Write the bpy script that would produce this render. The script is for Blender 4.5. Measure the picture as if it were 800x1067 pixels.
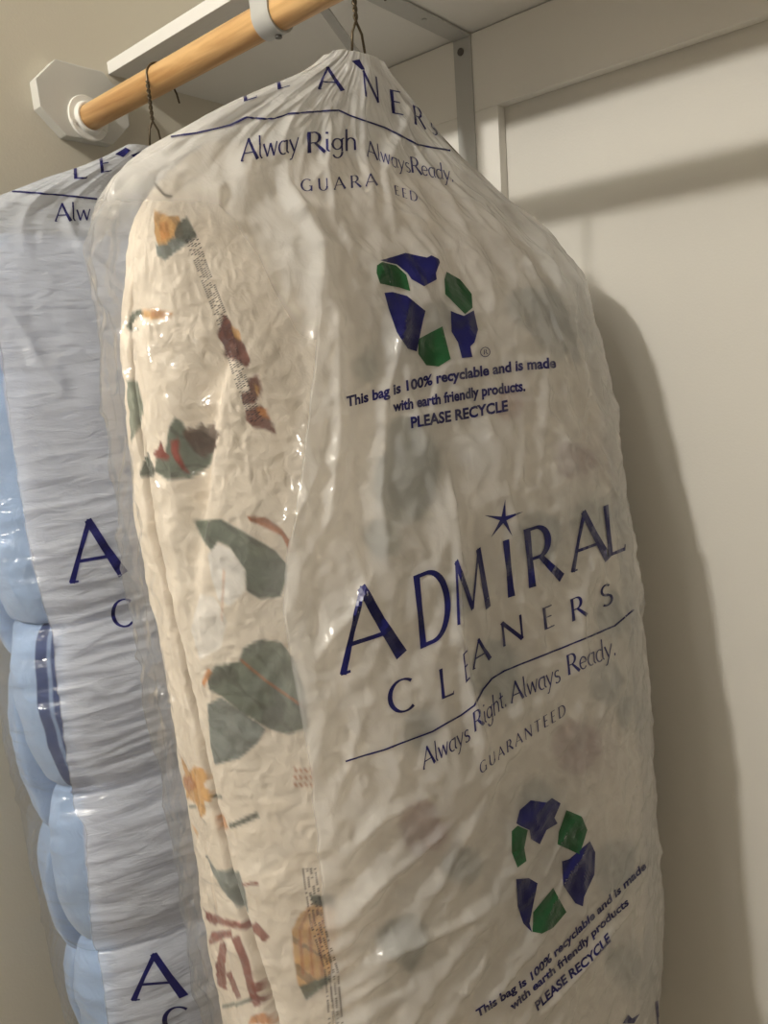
import bpy, bmesh, math, random
import numpy as np
from mathutils import Vector, Matrix
from mathutils.bvhtree import BVHTree

# ------------------------------------------------------------------ scene, camera, light
S = bpy.context.scene
for o in list(bpy.data.objects):
    bpy.data.objects.remove(o, do_unlink=True)
COL = S.collection
ZO = 1.40                      # height of the lens above the floor
FPX = 755.7                    # focal length in pixels of an 800 px wide frame
CR = np.array([0.7648, 0.6395, -0.0782])
CD = np.array([0.0697, -0.2027, -0.9768]); CF = np.array([-0.6405, 0.7416, -0.1996])
cam_d = bpy.data.cameras.new('camera'); cam = bpy.data.objects.new('camera', cam_d); COL.objects.link(cam)
cam_d.sensor_fit = 'HORIZONTAL'; cam_d.sensor_width = 36; cam_d.lens = 36 * FPX / 800; cam_d.clip_start = 0.01
cam.matrix_world = Matrix(((CR[0], -CD[0], -CF[0], 0), (CR[1], -CD[1], -CF[1], 0), (CR[2], -CD[2], -CF[2], ZO), (0, 0, 0, 1)))
S.camera = cam
S.view_settings.view_transform = 'Standard'; S.view_settings.look = 'None'
S.view_settings.gamma = 1; S.view_settings.use_curve_mapping = False
S.view_settings.exposure = 0.0
w = bpy.data.worlds.new('room_light'); S.world = w; w.use_nodes = True
w.node_tree.nodes['Background'].inputs[0].default_value = (1.0, 0.90, 0.72, 1)
w.node_tree.nodes['Background'].inputs[1].default_value = 0.22
ld = bpy.data.lights.new('ceiling_lamp_light', 'POINT'); ld.energy = 86; ld.shadow_soft_size = 0.040; ld.color = (1.0, 0.95, 0.865)
lo = bpy.data.objects.new('ceiling_lamp_light', ld); COL.objects.link(lo); lo.location = (-0.63, -1.0, 1.064 + ZO)

# ------------------------------------------------------------------ helpers
def ray_dir(px, py):
    a = (px - 400) / FPX; b = (py - 533.5) / FPX
    v = CR * a + CD * b + CF
    return Vector(v / np.linalg.norm(v))
CAMP = Vector((0, 0, ZO))

def tag(o, label=None, cat=None, group=None, kind=None):
    if label: o['label'] = label
    if cat: o['category'] = cat
    if group: o['group'] = group
    if kind: o['kind'] = kind
    return o

def thing(name, loc, label, cat, group=None):
    o = bpy.data.objects.new(name, None); COL.objects.link(o); o.location = loc
    o.empty_display_size = 0.02
    return tag(o, label, cat, group)

def mesh_obj(name, verts, faces, mats, parent=None, smooth=False, fmat=None, origin=None):
    """verts in world coordinates"""
    V = np.asarray(verts, dtype=np.float64).reshape(-1, 3)
    if parent is not None: off = np.array(world_loc(parent))
    elif origin is not None: off = np.array(origin)
    else: off = np.zeros(3)
    me = bpy.data.meshes.new(name)
    me.from_pydata([tuple(v) for v in (V - off)], [], faces)
    for m in (mats if isinstance(mats, (list, tuple)) else [mats]): me.materials.append(m)
    if fmat is not None: me.polygons.foreach_set('material_index', np.asarray(fmat, dtype=np.int32))
    if smooth: me.polygons.foreach_set('use_smooth', np.ones(len(me.polygons), dtype=bool))
    me.update()
    o = bpy.data.objects.new(name, me); COL.objects.link(o)
    if parent is not None: o.parent = parent
    elif origin is not None: o.location = origin
    return o

def world_loc(o):
    v = Vector(o.location)
    while o.parent is not None:
        o = o.parent; v = v + o.location
    return v

def bm_obj(name, bm, mats, parent=None, smooth=False, bevel=0, origin=None):
    bmesh.ops.recalc_face_normals(bm, faces=bm.faces)
    if bevel:
        bmesh.ops.bevel(bm, geom=[e for e in bm.edges if e.calc_face_angle(0) > 0.5], offset=bevel, segments=2, affect='EDGES', profile=0.6)
    vs = [v.co[:] for v in bm.verts]; bm.verts.index_update()
    fs = [[v.index for v in f.verts] for f in bm.faces]
    bm.free()
    return mesh_obj(name, vs, fs, mats, parent, smooth, origin=origin)

def add_box(bm, x0, x1, y0, y1, z0, z1):
    z0 += ZO; z1 += ZO
    vs = [bm.verts.new((x, y, z)) for x in (x0, x1) for y in (y0, y1) for z in (z0, z1)]
    for f in ((0, 1, 3, 2), (4, 6, 7, 5), (0, 4, 5, 1), (2, 3, 7, 6), (0, 2, 6, 4), (1, 5, 7, 3)):
        bm.faces.new([vs[i] for i in f])

def add_tube(bm, pts, r, n=10, cap=True, zo=True):
    P = [Vector((p[0], p[1], p[2] + (ZO if zo else 0))) for p in pts]
    rings = []; up = None
    for i, p in enumerate(P):
        t = (P[min(i + 1, len(P) - 1)] - P[max(i - 1, 0)]).normalized()
        if up is None:
            a = Vector((0, 0, 1)) if abs(t.z) < 0.9 else Vector((1, 0, 0))
            up = (a - t * a.dot(t)).normalized()
        else:
            up = (up - t * up.dot(t)).normalized()
        b = t.cross(up); rr = r[i] if isinstance(r, (list, tuple)) else r
        rings.append([bm.verts.new(p + (up * math.cos(k * 2 * math.pi / n) + b * math.sin(k * 2 * math.pi / n)) * rr) for k in range(n)])
    for a, b in zip(rings, rings[1:]):
        for k in range(n): bm.faces.new((a[k], a[(k + 1) % n], b[(k + 1) % n], b[k]))
    if cap:
        bm.faces.new(rings[0][::-1]); bm.faces.new(rings[-1])

def add_lathe_x(bm, prof, cy, cz, n=48):
    """profile of (x, radius) turned about an axis parallel to x"""
    rings = []
    for x, r in prof:
        rings.append([bm.verts.new((x, cy + r * math.cos(k * 2 * math.pi / n), cz + ZO + r * math.sin(k * 2 * math.pi / n))) for k in range(n)])
    for a, b in zip(rings, rings[1:]):
        for k in range(n): bm.faces.new((a[k], a[(k + 1) % n], b[(k + 1) % n], b[k]))
    return rings

# ------------------------------------------------------------------ materials
def lin(r, g, b):
    f = lambda c: (c / 255 / 12.92) if c <= 10 else ((c / 255 + 0.055) / 1.055) ** 2.4
    return (f(r), f(g), f(b), 1)

def base_mat(name):
    m = bpy.data.materials.new(name); m.use_nodes = True
    nt = m.node_tree; b = nt.nodes['Principled BSDF']
    return m, nt, b

def paint(name, col, rough=0.6, bump=0.0, scale=200, var=0.03, spec=0.35):
    m, nt, b = base_mat(name)
    tc = nt.nodes.new('ShaderNodeTexCoord'); nz = nt.nodes.new('ShaderNodeTexNoise')
    nz.inputs['Scale'].default_value = 4; nz.inputs['Detail'].default_value = 4
    nt.links.new(tc.outputs['Object'], nz.inputs['Vector'])
    mx = nt.nodes.new('ShaderNodeMix'); mx.data_type = 'RGBA'
    c = np.array(col[:3])
    mx.inputs['A'].default_value = (*(c * (1 - var)), 1); mx.inputs['B'].default_value = (*np.minimum(c * (1 + var), 1), 1)
    nt.links.new(nz.outputs['Fac'], mx.inputs['Factor']); nt.links.new(mx.outputs['Result'], b.inputs['Base Color'])
    b.inputs['Roughness'].default_value = rough; b.inputs['Specular IOR Level'].default_value = spec
    if bump:
        n2 = nt.nodes.new('ShaderNodeTexNoise'); n2.inputs['Scale'].default_value = scale; n2.inputs['Detail'].default_value = 3
        nt.links.new(tc.outputs['Object'], n2.inputs['Vector'])
        bp = nt.nodes.new('ShaderNodeBump'); bp.inputs['Strength'].default_value = bump; bp.inputs['Distance'].default_value = 0.002
        nt.links.new(n2.outputs['Fac'], bp.inputs['Height']); nt.links.new(bp.outputs['Normal'], b.inputs['Normal'])
    return m

M_WALLB = paint('cream_wall_paint', (0.70, 0.68, 0.63), 0.75, 0.15, 350)
M_WALLL = paint('beige_wall_paint', (0.66, 0.615, 0.515), 0.8, 0.1, 350)
M_TRIM = paint('cream_trim_paint', (0.86, 0.84, 0.79), 0.55, 0.08, 200)
M_WHITE = paint('white_gloss_paint', (0.80, 0.79, 0.76), 0.4, 0.06, 120)
M_BRKT = paint('pale_grey_metal_paint', (0.50, 0.50, 0.48), 0.38, 0, 100, spec=0.5)
M_SOCK = paint('white_plastic', (0.86, 0.84, 0.79), 0.35, 0, 100, spec=0.5)
M_FLOOR = paint('beige_carpet', (0.42, 0.36, 0.28), 0.95, 0.6, 600, 0.1)
M_CEIL = paint('ceiling_paint', (0.8, 0.78, 0.72), 0.9, 0.2, 300)
M_WIRE = paint('dark_bronze_wire', (0.10, 0.075, 0.045), 0.35, 0, spec=0.6)
M_WIRE.node_tree.nodes['Principled BSDF'].inputs['Metallic'].default_value = 0.6
M_SCREW = paint('dark_steel_screw', (0.12, 0.11, 0.10), 0.4, 0)
M_INK = paint('navy_blue_ink', (0.008, 0.009, 0.095), 0.35, 0, var=0.1)
M_INKG = paint('green_ink', (0.014, 0.088, 0.030), 0.35, 0, var=0.15)
M_INKT = paint('pale_navy_ink', (0.022, 0.024, 0.12), 0.4, 0, var=0.1)
M_MARK = paint('grey_black_ink', (0.05, 0.045, 0.05), 0.4, 0)

def wood_mat():
    m, nt, b = base_mat('varnished_maple')
    tc = nt.nodes.new('ShaderNodeTexCoord'); mp = nt.nodes.new('ShaderNodeMapping')
    mp.inputs['Scale'].default_value = (6, 90, 90)
    nt.links.new(tc.outputs['Object'], mp.inputs['Vector'])
    nz = nt.nodes.new('ShaderNodeTexNoise'); nz.inputs['Scale'].default_value = 1.0; nz.inputs['Detail'].default_value = 6; nz.inputs['Distortion'].default_value = 0.6
    nt.links.new(mp.outputs['Vector'], nz.inputs['Vector'])
    rp = nt.nodes.new('ShaderNodeValToRGB')
    rp.color_ramp.elements[0].position = 0.3; rp.color_ramp.elements[0].color = (0.44, 0.215, 0.07, 1)
    rp.color_ramp.elements[1].position = 0.62; rp.color_ramp.elements[1].color = (0.74, 0.47, 0.21, 1)
    nt.links.new(nz.outputs['Fac'], rp.inputs['Fac']); nt.links.new(rp.outputs['Color'], b.inputs['Base Color'])
    b.inputs['Roughness'].default_value = 0.38
    bp = nt.nodes.new('ShaderNodeBump'); bp.inputs['Strength'].default_value = 0.15; bp.inputs['Distance'].default_value = 0.001
    nt.links.new(nz.outputs['Fac'], bp.inputs['Height']); nt.links.new(bp.outputs['Normal'], b.inputs['Normal'])
    return m
M_WOOD = wood_mat()

def fabric_mat(name, bump_scale, strength, sheen=0.3, quilt=True):
    m, nt, b = base_mat(name)
    at = nt.nodes.new('ShaderNodeAttribute'); at.attribute_name = 'dye'
    nt.links.new(at.outputs['Color'], b.inputs['Base Color'])
    b.inputs['Roughness'].default_value = 0.85; b.inputs['Specular IOR Level'].default_value = 0.2
    b.inputs['Sheen Weight'].default_value = sheen
    tc = nt.nodes.new('ShaderNodeTexCoord')
    nz = nt.nodes.new('ShaderNodeTexNoise'); nz.inputs['Scale'].default_value = bump_scale; nz.inputs['Detail'].default_value = 3; nz.inputs['Distortion'].default_value = 1.2
    nt.links.new(tc.outputs['Object'], nz.inputs['Vector'])
    bp = nt.nodes.new('ShaderNodeBump'); bp.inputs['Strength'].default_value = strength; bp.inputs['Distance'].default_value = 0.006
    nt.links.new(nz.outputs['Fac'], bp.inputs['Height'])
    n3 = nt.nodes.new('ShaderNodeTexNoise'); n3.inputs['Scale'].default_value = 1500
    nt.links.new(tc.outputs['Object'], n3.inputs['Vector'])
    b2 = nt.nodes.new('ShaderNodeBump'); b2.inputs['Strength'].default_value = 0.15; b2.inputs['Distance'].default_value = 0.001
    nt.links.new(n3.outputs['Fac'], b2.inputs['Height']); nt.links.new(bp.outputs['Normal'], b2.inputs['Normal'])
    nt.links.new(b2.outputs['Normal'], b.inputs['Normal'])
    return m
M_FLORAL = fabric_mat('quilted_floral_cotton', 75, 0.3)
M_STRIPE = fabric_mat('striped_blue_cotton', 45, 0.3)

def film_mat(name, tint, bump_scale, strength, rough, gloss, aniso=(1, 1, 1)):
    m = bpy.data.materials.new(name); m.use_nodes = True; nt = m.node_tree
    for nd in list(nt.nodes): nt.nodes.remove(nd)
    N = lambda t: nt.nodes.new('ShaderNode' + t)
    out = N('OutputMaterial'); tc = N('TexCoord'); mp = N('Mapping'); mp.inputs['Scale'].default_value = aniso
    nt.links.new(tc.outputs['Object'], mp.inputs['Vector'])
    nz = N('TexNoise'); nz.inputs['Scale'].default_value = bump_scale; nz.inputs['Detail'].default_value = 4; nz.inputs['Distortion'].default_value = 0.8
    nt.links.new(mp.outputs['Vector'], nz.inputs['Vector'])
    vo = N('TexVoronoi'); vo.inputs['Scale'].default_value = bump_scale * 0.8; vo.feature = 'F1'
    nt.links.new(mp.outputs['Vector'], vo.inputs['Vector'])
    ad = N('Math'); ad.operation = 'MULTIPLY_ADD'; ad.inputs[1].default_value = 0.5
    nt.links.new(vo.outputs['Distance'], ad.inputs[0]); nt.links.new(nz.outputs['Fac'], ad.inputs[2])
    bp = N('Bump'); bp.inputs['Strength'].default_value = strength; bp.inputs['Distance'].default_value = 0.004
    nt.links.new(ad.outputs[0], bp.inputs['Height'])
    df = N('BsdfDiffuse'); tl = N('BsdfTranslucent'); tr = N('BsdfTransparent'); gl = N('BsdfGlossy')
    df.inputs['Color'].default_value = (*tint, 1); tl.inputs['Color'].default_value = (*tint, 1)
    tr.inputs['Color'].default_value = (1, 1, 1, 1)
    gl.inputs['Roughness'].default_value = rough
    for nd in (df, tl, gl): nt.links.new(bp.outputs['Normal'], nd.inputs['Normal'])
    m1 = N('MixShader'); m1.inputs[0].default_value = 0.42
    nt.links.new(df.outputs[0], m1.inputs[1]); nt.links.new(tl.outputs[0], m1.inputs[2])
    at = N('Attribute'); at.attribute_name = 'haze'
    rg = N('MapRange'); rg.inputs['From Min'].default_value = 0.1; rg.inputs['From Max'].default_value = 0.6; rg.inputs['To Min'].default_value = 0.07; rg.inputs['To Max'].default_value = rough
    nt.links.new(at.outputs['Fac'], rg.inputs['Value']); nt.links.new(rg.outputs['Result'], gl.inputs['Roughness'])
    m2 = N('MixShader'); nt.links.new(at.outputs['Fac'], m2.inputs[0]); nt.links.new(tr.outputs[0], m2.inputs[1]); nt.links.new(m1.outputs[0], m2.inputs[2])
    lw = N('LayerWeight'); lw.inputs['Blend'].default_value = 0.32; nt.links.new(bp.outputs['Normal'], lw.inputs['Normal'])
    mu = N('Math'); mu.operation = 'MULTIPLY_ADD'; mu.inputs[1].default_value = gloss; mu.inputs[2].default_value = 0.015
    nt.links.new(lw.outputs['Fresnel'], mu.inputs[0])
    mn = N('Math'); mn.operation = 'MINIMUM'; mn.inputs[1].default_value = 0.30; nt.links.new(mu.outputs[0], mn.inputs[0])
    m3 = N('MixShader'); nt.links.new(mn.outputs[0], m3.inputs[0]); nt.links.new(m2.outputs[0], m3.inputs[1]); nt.links.new(gl.outputs[0], m3.inputs[2])
    nt.links.new(m3.outputs[0], out.inputs['Surface'])
    return m
M_MILKY = film_mat('milky_plastic_film', (0.90, 0.90, 0.895), 36, 0.75, 0.20, 0.7)
M_MILKYB = film_mat('puckered_milky_plastic_film', (0.83, 0.87, 0.95), 26, 0.85, 0.20, 0.7, (1, 1, 4.0))

# ------------------------------------------------------------------ the closet
YW, YR = 0.93, 0.948           # face of the boards / of the recessed back wall
XW = -0.9875                   # left wall
ZS, ZT = 0.4254, 0.4404        # shelf underside, top
RY, RZ, RR = 0.5772, 0.354, 0.01575
def struct(name, mat, bevel, *boxes):
    bm = bmesh.new()
    for b in boxes: add_box(bm, *b)
    return tag(bm_obj(name, bm, mat, None, bevel=bevel), kind='structure')
struct('floor', M_FLOOR, 0, (-1.1, 2.2, -2.6, 1.1, -1.45, -1.40))
struct('ceiling', M_CEIL, 0, (-1.1, 2.2, -2.6, 1.1, 1.15, 1.20))
struct('wall_left', M_WALLL, 0, (XW - 0.1, XW, -0.9, 1.05, -1.40, 1.15))
struct('wall_back', M_WALLB, 0, (XW, 2.2, YR, YR + 0.1, -1.40, 1.15))
struct('trim_1', M_TRIM, 0.0012, (XW, 2.2, YW, YR, 0.328, ZS))
struct('trim_2', M_TRIM, 0.0012, (-0.6885, -0.545, YW, YR, -1.40, 0.328))

# shelf
sh = thing('closet_shelf', (XW, 0.63, ZS + ZO), 'white painted closet shelf above the wooden rod', 'shelf')
bm = bmesh.new(); add_box(bm, XW, 1.2, 0.648, YR, ZS + 0.001, ZT); bm_obj('shelf_board', bm, M_WHITE, sh)
bm = bmesh.new(); add_box(bm, XW, 1.2, 0.630, 0.648, ZS, ZT + 0.001); bm_obj('front_lipping', bm, M_WHITE, sh, bevel=0.001)

# octagonal block that carries the rod end
def octagon(x0, x1, cy, cz, hy, hz, ky, kz, bm):
    pr = [(-ky, hz), (ky, hz), (hy, kz), (hy, -kz), (ky, -hz), (-ky, -hz), (-hy, -kz), (-hy, kz)]
    A = [bm.verts.new((x0, cy + a, cz + b + ZO)) for a, b in pr]; B = [bm.verts.new((x1, cy + a, cz + b + ZO)) for a, b in pr]
    bm.faces.new(A); bm.faces.new(B[::-1])
    for k in range(8): bm.faces.new((A[k], A[(k + 1) % 8], B[(k + 1) % 8], B[k]))
bm = bmesh.new(); octagon(XW, XW + 0.0185, RY, 0.3735, 0.064, 0.046, 0.0335, 0.0165, bm)
M_BLOCK = paint('off_white_block_paint', (0.62, 0.61, 0.57), 0.5, 0.05, 200)
ob = bm_obj('mounting_block', bm, M_BLOCK, None, bevel=0.0012)
tag(ob, 'white octagonal wood block on the left wall holding the rod end', 'mounting block')
xb = XW + 0.0185
sk = thing('rod_socket', (xb, RY, RZ + ZO), 'round white plastic socket cupping the left end of the rod', 'socket')
bm = bmesh.new(); add_lathe_x(bm, [(xb, 0.0), (xb, 0.0275), (xb + 0.002, 0.0285), (xb + 0.004, 0.0275), (xb + 0.004, 0.0212), (xb + 0.0045, 0.0205)], RY, RZ)
bm_obj('flange', bm, M_SOCK, sk, smooth=True).data.set_sharp_from_angle(angle=0.6)
bm = bmesh.new(); add_lathe_x(bm, [(xb + 0.0045, 0.0205), (xb + 0.009, 0.0195), (xb + 0.010, 0.0185), (xb + 0.010, 0.0163), (xb + 0.002, 0.0163)], RY, RZ)
bm_obj('cup', bm, M_SOCK, sk, smooth=True).data.set_sharp_from_angle(angle=0.6)
for ang in (200, 330):
    a = math.radians(ang); bm = bmesh.new()
    cy, cz = RY + 0.0245 * math.cos(a), RZ + 0.0245 * math.sin(a)
    add_tube(bm, [(xb + 0.0035, cy, cz), (xb + 0.006, cy, cz)], 0.003, 12)
    bm_obj('screw', bm, M_SOCK, sk)
# rod
bm = bmesh.new(); rings = add_lathe_x(bm, [(xb + 0.003, RR - 0.001), (xb + 0.004, RR), (-0.3, RR), (0.2, RR), (0.9, RR)], RY, RZ, 64)
bm.faces.new(rings[0]); bm.faces.new(rings[-1][::-1])
rod = bm_obj('closet_rod', bm, M_WOOD, None, smooth=True, origin=(xb, RY, RZ + ZO)); rod.data.set_sharp_from_angle(angle=0.8)
tag(rod, 'honey coloured wooden closet rod beneath the shelf', 'closet rod')

# shelf and rod bracket
bx, bw = -0.595, 0.014
br = thing('shelf_bracket', (bx, YW, 0.12 + ZO), 'pale grey metal bracket under the shelf holding the rod', 'bracket')
bm = bmesh.new(); add_box(bm, bx - bw, bx + bw, YW - 0.0025, YW, 0.12, ZS - 0.0002); bm_obj('wall_plate', bm, M_BRKT, br, bevel=0.0008)
bm = bmesh.new(); add_box(bm, bx - bw, bx + bw, 0.585, YW - 0.0025, ZS - 0.0030, ZS - 0.0003); bm_obj('shelf_arm', bm, M_BRKT, br, bevel=0.0008)
# band: down from the arm, round the front and underside of the rod
def band(path, w0, w1, th):
    bm = bmesh.new(); L = []
    n = len(path)
    for i, (y, z) in enumerate(path):
        a = np.array(path[max(i - 1, 0)]); b = np.array(path[min(i + 1, n - 1)]); t = (b - a) / np.linalg.norm(b - a); nn = np.array([-t[1], t[0]])
        q = np.array([y, z]); L.append([bm.verts.new((x, *(q + s * nn * th / 2 + np.array([0, ZO])))) for x, s in ((w0, 1), (w1, 1), (w1, -1), (w0, -1))])
    for a, b in zip(L, L[1:]):
        for k in range(4): bm.faces.new((a[k], a[(k + 1) % 4], b[(k + 1) % 4], b[k]))
    bm.faces.new(L[0]); bm.faces.new(L[-1][::-1])
    return bm
pth = [(0.5875, ZS - 0.003), (0.572, ZS - 0.012), (0.559, ZS - 0.034)]
for a in range(170, 351, 10):
    pth.append((RY + (RR + 0.0014) * math.cos(math.radians(a)), RZ + (RR + 0.0014) * math.sin(math.radians(a))))
hk = bm_obj('rod_hook', band(pth, bx - 0.0125, bx + 0.0125, 0.0022), M_BRKT, br, smooth=True); hk.data.set_sharp_from_angle(angle=0.7)
bm = bmesh.new(); add_tube(bm, [(bx + 0.004, RY + 0.002, RZ - RR - 0.0045), (bx + 0.004, RY + 0.002, RZ - RR - 0.002)], 0.0036, 14); bm_obj('screw', bm, M_SCREW, hk)
bm_obj('brace', band([(RY + RR + 0.001, RZ - 0.003), (RY + RR + 0.0015, RZ + 0.02), (0.62, 0.4075), (0.662, 0.379), (0.697, 0.355), (0.80, 0.284), (0.905, 0.212), (YW - 0.003, 0.19)], bx - 0.006, bx + 0.006, 0.002), M_BRKT, br)
for z in (0.4071, 0.15):
    bm = bmesh.new(); add_tube(bm, [(bx - 0.002, YW - 0.0042, z), (bx - 0.002, YW - 0.002, z)], 0.0048, 14); bm_obj('wall_screw', bm, M_SCREW, br)
bm = bmesh.new(); add_tube(bm, [(bx + 0.002, 0.84, ZS - 0.0042), (bx + 0.002, 0.84, ZS - 0.0028)], 0.0032, 12); bm_obj('shelf_screw', bm, M_BRKT, br)

# ------------------------------------------------------------------ bag frames: u runs from the front edge to the wall, n towards the lens side
TH = math.radians(8.753)
DU = np.array([math.sin(TH), math.cos(TH), 0]); DN = np.array([math.cos(TH), -math.sin(TH), 0])
HF = np.array([-0.4813, RY, RZ]); HB = np.array([-0.8114, RY, RZ])
def W(h, u, n, z):
    u = np.asarray(u, float); n = np.asarray(n, float); z = np.broadcast_to(np.asarray(z, float), u.shape)
    return np.stack([h[0] + DU[0] * u + DN[0] * n, h[1] + DU[1] * u + DN[1] * n, z + ZO], -1)

# wire hangers
def twist(h, zb, zt, turns, off, r):
    out = []
    for i in range(60):
        t = i / 59; a = turns * 2 * math.pi * t + off
        out.append((h[0] + DU[0] * r * math.cos(a) + DN[0] * r * math.sin(a), h[1] + DU[1] * r * math.cos(a) + DN[1] * r * math.sin(a), zb + (zt - zb) * t))
    return out
def hanger(h, label):
    t = thing('wire_hanger', (h[0], h[1], RZ + ZO), label, 'hanger', 'twisted wire hangers on the rod')
    w_ = 0.0012; rh = RR + 0.0012
    zt = RZ - RR * 0.35
    # hook: over the rod, in the hanger plane
    pts = []
    p_ = lambda u, z, n=0: (h[0] + DU[0] * u + DN[0] * n, h[1] + DU[1] * u + DN[1] * n, z)
    pts += [p_(-rh - 0.0005, RZ - 0.022), p_(-rh - 0.0002, RZ - 0.010)]
    for a in range(180, -25, -12):
        pts.append(p_((rh + 0.0003) * math.cos(math.radians(a)) , RZ + (rh + 0.0003) * math.sin(math.radians(a))))
    pts += [p_(rh + 0.002, RZ - 0.014), p_(rh + 0.004, RZ - 0.024)]
    bm = bmesh.new(); add_tube(bm, pts, w_, 10); bm_obj('hook', bm, M_WIRE, t, smooth=True)
    zb = 0.295
    hc = h + DU * (-rh - 0.0005)
    for k, nm in ((0, 'neck_wire'), (1, 'neck_wire')):
        tw = twist(hc, zb + 0.012, RZ - 0.006, 3.5, k * math.pi, 0.0013)
        s = -1 if k == 0 else 1
        leg = [p_(-rh + s * 0.008, zb - 0.018), p_(-rh + s * 0.0055, zb), ]
        bm = bmesh.new(); add_tube(bm, leg + tw, w_, 8); bm_obj(nm, bm, M_WIRE, t, smooth=True)
    bm = bmesh.new()
    tri = [p_(-rh - 0.008, zb - 0.018), p_(-0.212, 0.166), p_(-0.229, 0.156), p_(-0.233, 0.148), p_(-0.226, 0.140), p_(-0.21, 0.137), p_(0.19, 0.137), p_(0.20, 0.143), p_(0.197, 0.152), p_(0.18, 0.165), p_(-rh + 0.008, zb - 0.018)]
    add_tube(bm, tri, w_, 8); bm_obj('shoulder_wire', bm, M_WIRE, t, smooth=True)
    return t
hanger(HF + np.array([0.0135, 0, 0]), 'wire hanger carrying the floral comforter, right of the rod band')
hanger(HB + np.array([0.0155, 0, 0]), 'wire hanger carrying the blue comforter, nearest the white socket')

# ------------------------------------------------------------------ noise
def _hash(ix, iy, seed):
    n = (ix.astype(np.int64) * 374761393 + iy.astype(np.int64) * 668265263 + seed * 2147483647) & 0xFFFFFFFF
    n = ((n ^ (n >> 13)) * 1274126177) & 0xFFFFFFFF
    n = (n ^ (n >> 16)) & 0xFFFF
    return n / 65535.0
def vnoise(x, y, seed=0):
    x = np.asarray(x, float); y = np.asarray(y, float)
    ix = np.floor(x); iy = np.floor(y); fx = x - ix; fy = y - iy
    fx = fx * fx * (3 - 2 * fx); fy = fy * fy * (3 - 2 * fy)
    a = _hash(ix, iy, seed); b = _hash(ix + 1, iy, seed); c = _hash(ix, iy + 1, seed); d = _hash(ix + 1, iy + 1, seed)
    return (a * (1 - fx) + b * fx) * (1 - fy) + (c * (1 - fx) + d * fx) * fy
def fbm(x, y, seed=0, oct=3):
    s = 0; a = 0.5
    for k in range(oct):
        s = s + a * vnoise(x * 2 ** k, y * 2 ** k, seed + k * 17); a *= 0.5
    return s / (1 - 0.5 ** oct)
def ridge(x, y, seed=0):
    """sharp creases, 0..1, mean about .5"""
    return 1 - np.abs(2 * vnoise(x, y, seed) - 1)
def dirridge(s, z, deg, along, across, seed):
    a = math.radians(deg); p = s * math.cos(a) + z * math.sin(a); q = -s * math.sin(a) + z * math.cos(a)
    wx = 0.35 * (vnoise(p / along * 1.5, q / across * 0.4, seed + 5) - 0.5)
    return ridge(p / along + wx, q / across + 2.2 * wx, seed) - 0.5
def sstep(a, b, x):
    t = np.clip((x - a) / (b - a), 0, 1); return t * t * (3 - 2 * t)

# ------------------------------------------------------------------ sections
def interp(z, tab):
    t = np.array(sorted(tab)); return np.interp(z, t[:, 0], t[:, 1])
def smooth_interp(z, tab):
    zz = np.linspace(-1.3, 0.35, 700); v = interp(zz, tab)
    k = np.hanning(41); k /= k.sum(); v = np.convolve(np.pad(v, 20, mode='edge'), k, 'valid')
    return np.interp(z, zz, v)
def angles(nL, nF, nR, nB):
    """section angle: back middle -> left -> front -> right -> back, with its own density on each quarter"""
    return np.concatenate([np.linspace(-90, -135, nB // 2, endpoint=False), np.linspace(-135, -225, nL, endpoint=False), np.linspace(-225, -315, nF, endpoint=False), np.linspace(-315, -405, nR, endpoint=False), np.linspace(-405, -450, nB // 2, endpoint=False)])
def sec_angle(a, p, hu, hn):
    """squircle-ish point on unit box with even spacing along each side"""
    a = (np.asarray(a) + 360 * 4) % 360
    q = ((a + 45) // 90).astype(int) % 4; f = ((a + 45) % 90) / 45 - 1
    x = np.choose(q, [np.ones_like(f), -f, -np.ones_like(f), f]); y = np.choose(q, [f, np.ones_like(f), -f, -np.ones_like(f)])
    pp = np.where(y > 0, p[0], p[1]) if isinstance(p, tuple) else p
    r = (np.abs(x) ** pp + np.abs(y) ** pp) ** (1 / pp)
    return x / r, y / r

def grid_faces(nr, nc, sel=None):
    i = np.arange(nr - 1)[:, None]; j = np.arange(nc)[None, :]; j2 = (j + 1) % nc
    F = np.stack([i * nc + j, (i + 1) * nc + j, (i + 1) * nc + j2, i * nc + j2], -1).reshape(-1, 4)
    return F

def grid_mesh(name, P, F, mat, parent=None, origin=None, attr=None, color=None, extra=None):
    off = np.array(world_loc(parent)) if parent is not None else np.array(origin)
    used = np.unique(F); remap = -np.ones(len(P), int); remap[used] = np.arange(len(used))
    V = P[used] - off; Fn = remap[F]
    me = bpy.data.meshes.new(name)
    nf = len(Fn)
    me.vertices.add(len(V)); me.vertices.foreach_set('co', V.astype(np.float32).ravel())
    me.loops.add(nf * 4); me.loops.foreach_set('vertex_index', Fn.astype(np.int32).ravel())
    me.polygons.add(nf); me.polygons.foreach_set('loop_start', (np.arange(nf) * 4).astype(np.int32))
    me.update(calc_edges=True); me.validate()
    me.polygons.foreach_set('use_smooth', np.ones(nf, bool))
    me.materials.append(mat)
    if attr is not None:
        a = me.attributes.new('haze', 'FLOAT', 'POINT'); a.data.foreach_set('value', attr[used].astype(np.float32))
    if color is not None:
        a = me.attributes.new('dye', 'FLOAT_COLOR', 'POINT'); c = np.ones((len(V), 4), np.float32); c[:, :3] = color[used]; a.data.foreach_set('color', c.ravel())
    o = bpy.data.objects.new(name, me); COL.objects.link(o)
    if parent is not None: o.parent = parent
    else: o.location = origin
    return o

def bvh_of(P, F):
    return BVHTree.FromPolygons([tuple(p) for p in P], [tuple(f) for f in F.tolist()])

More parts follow.
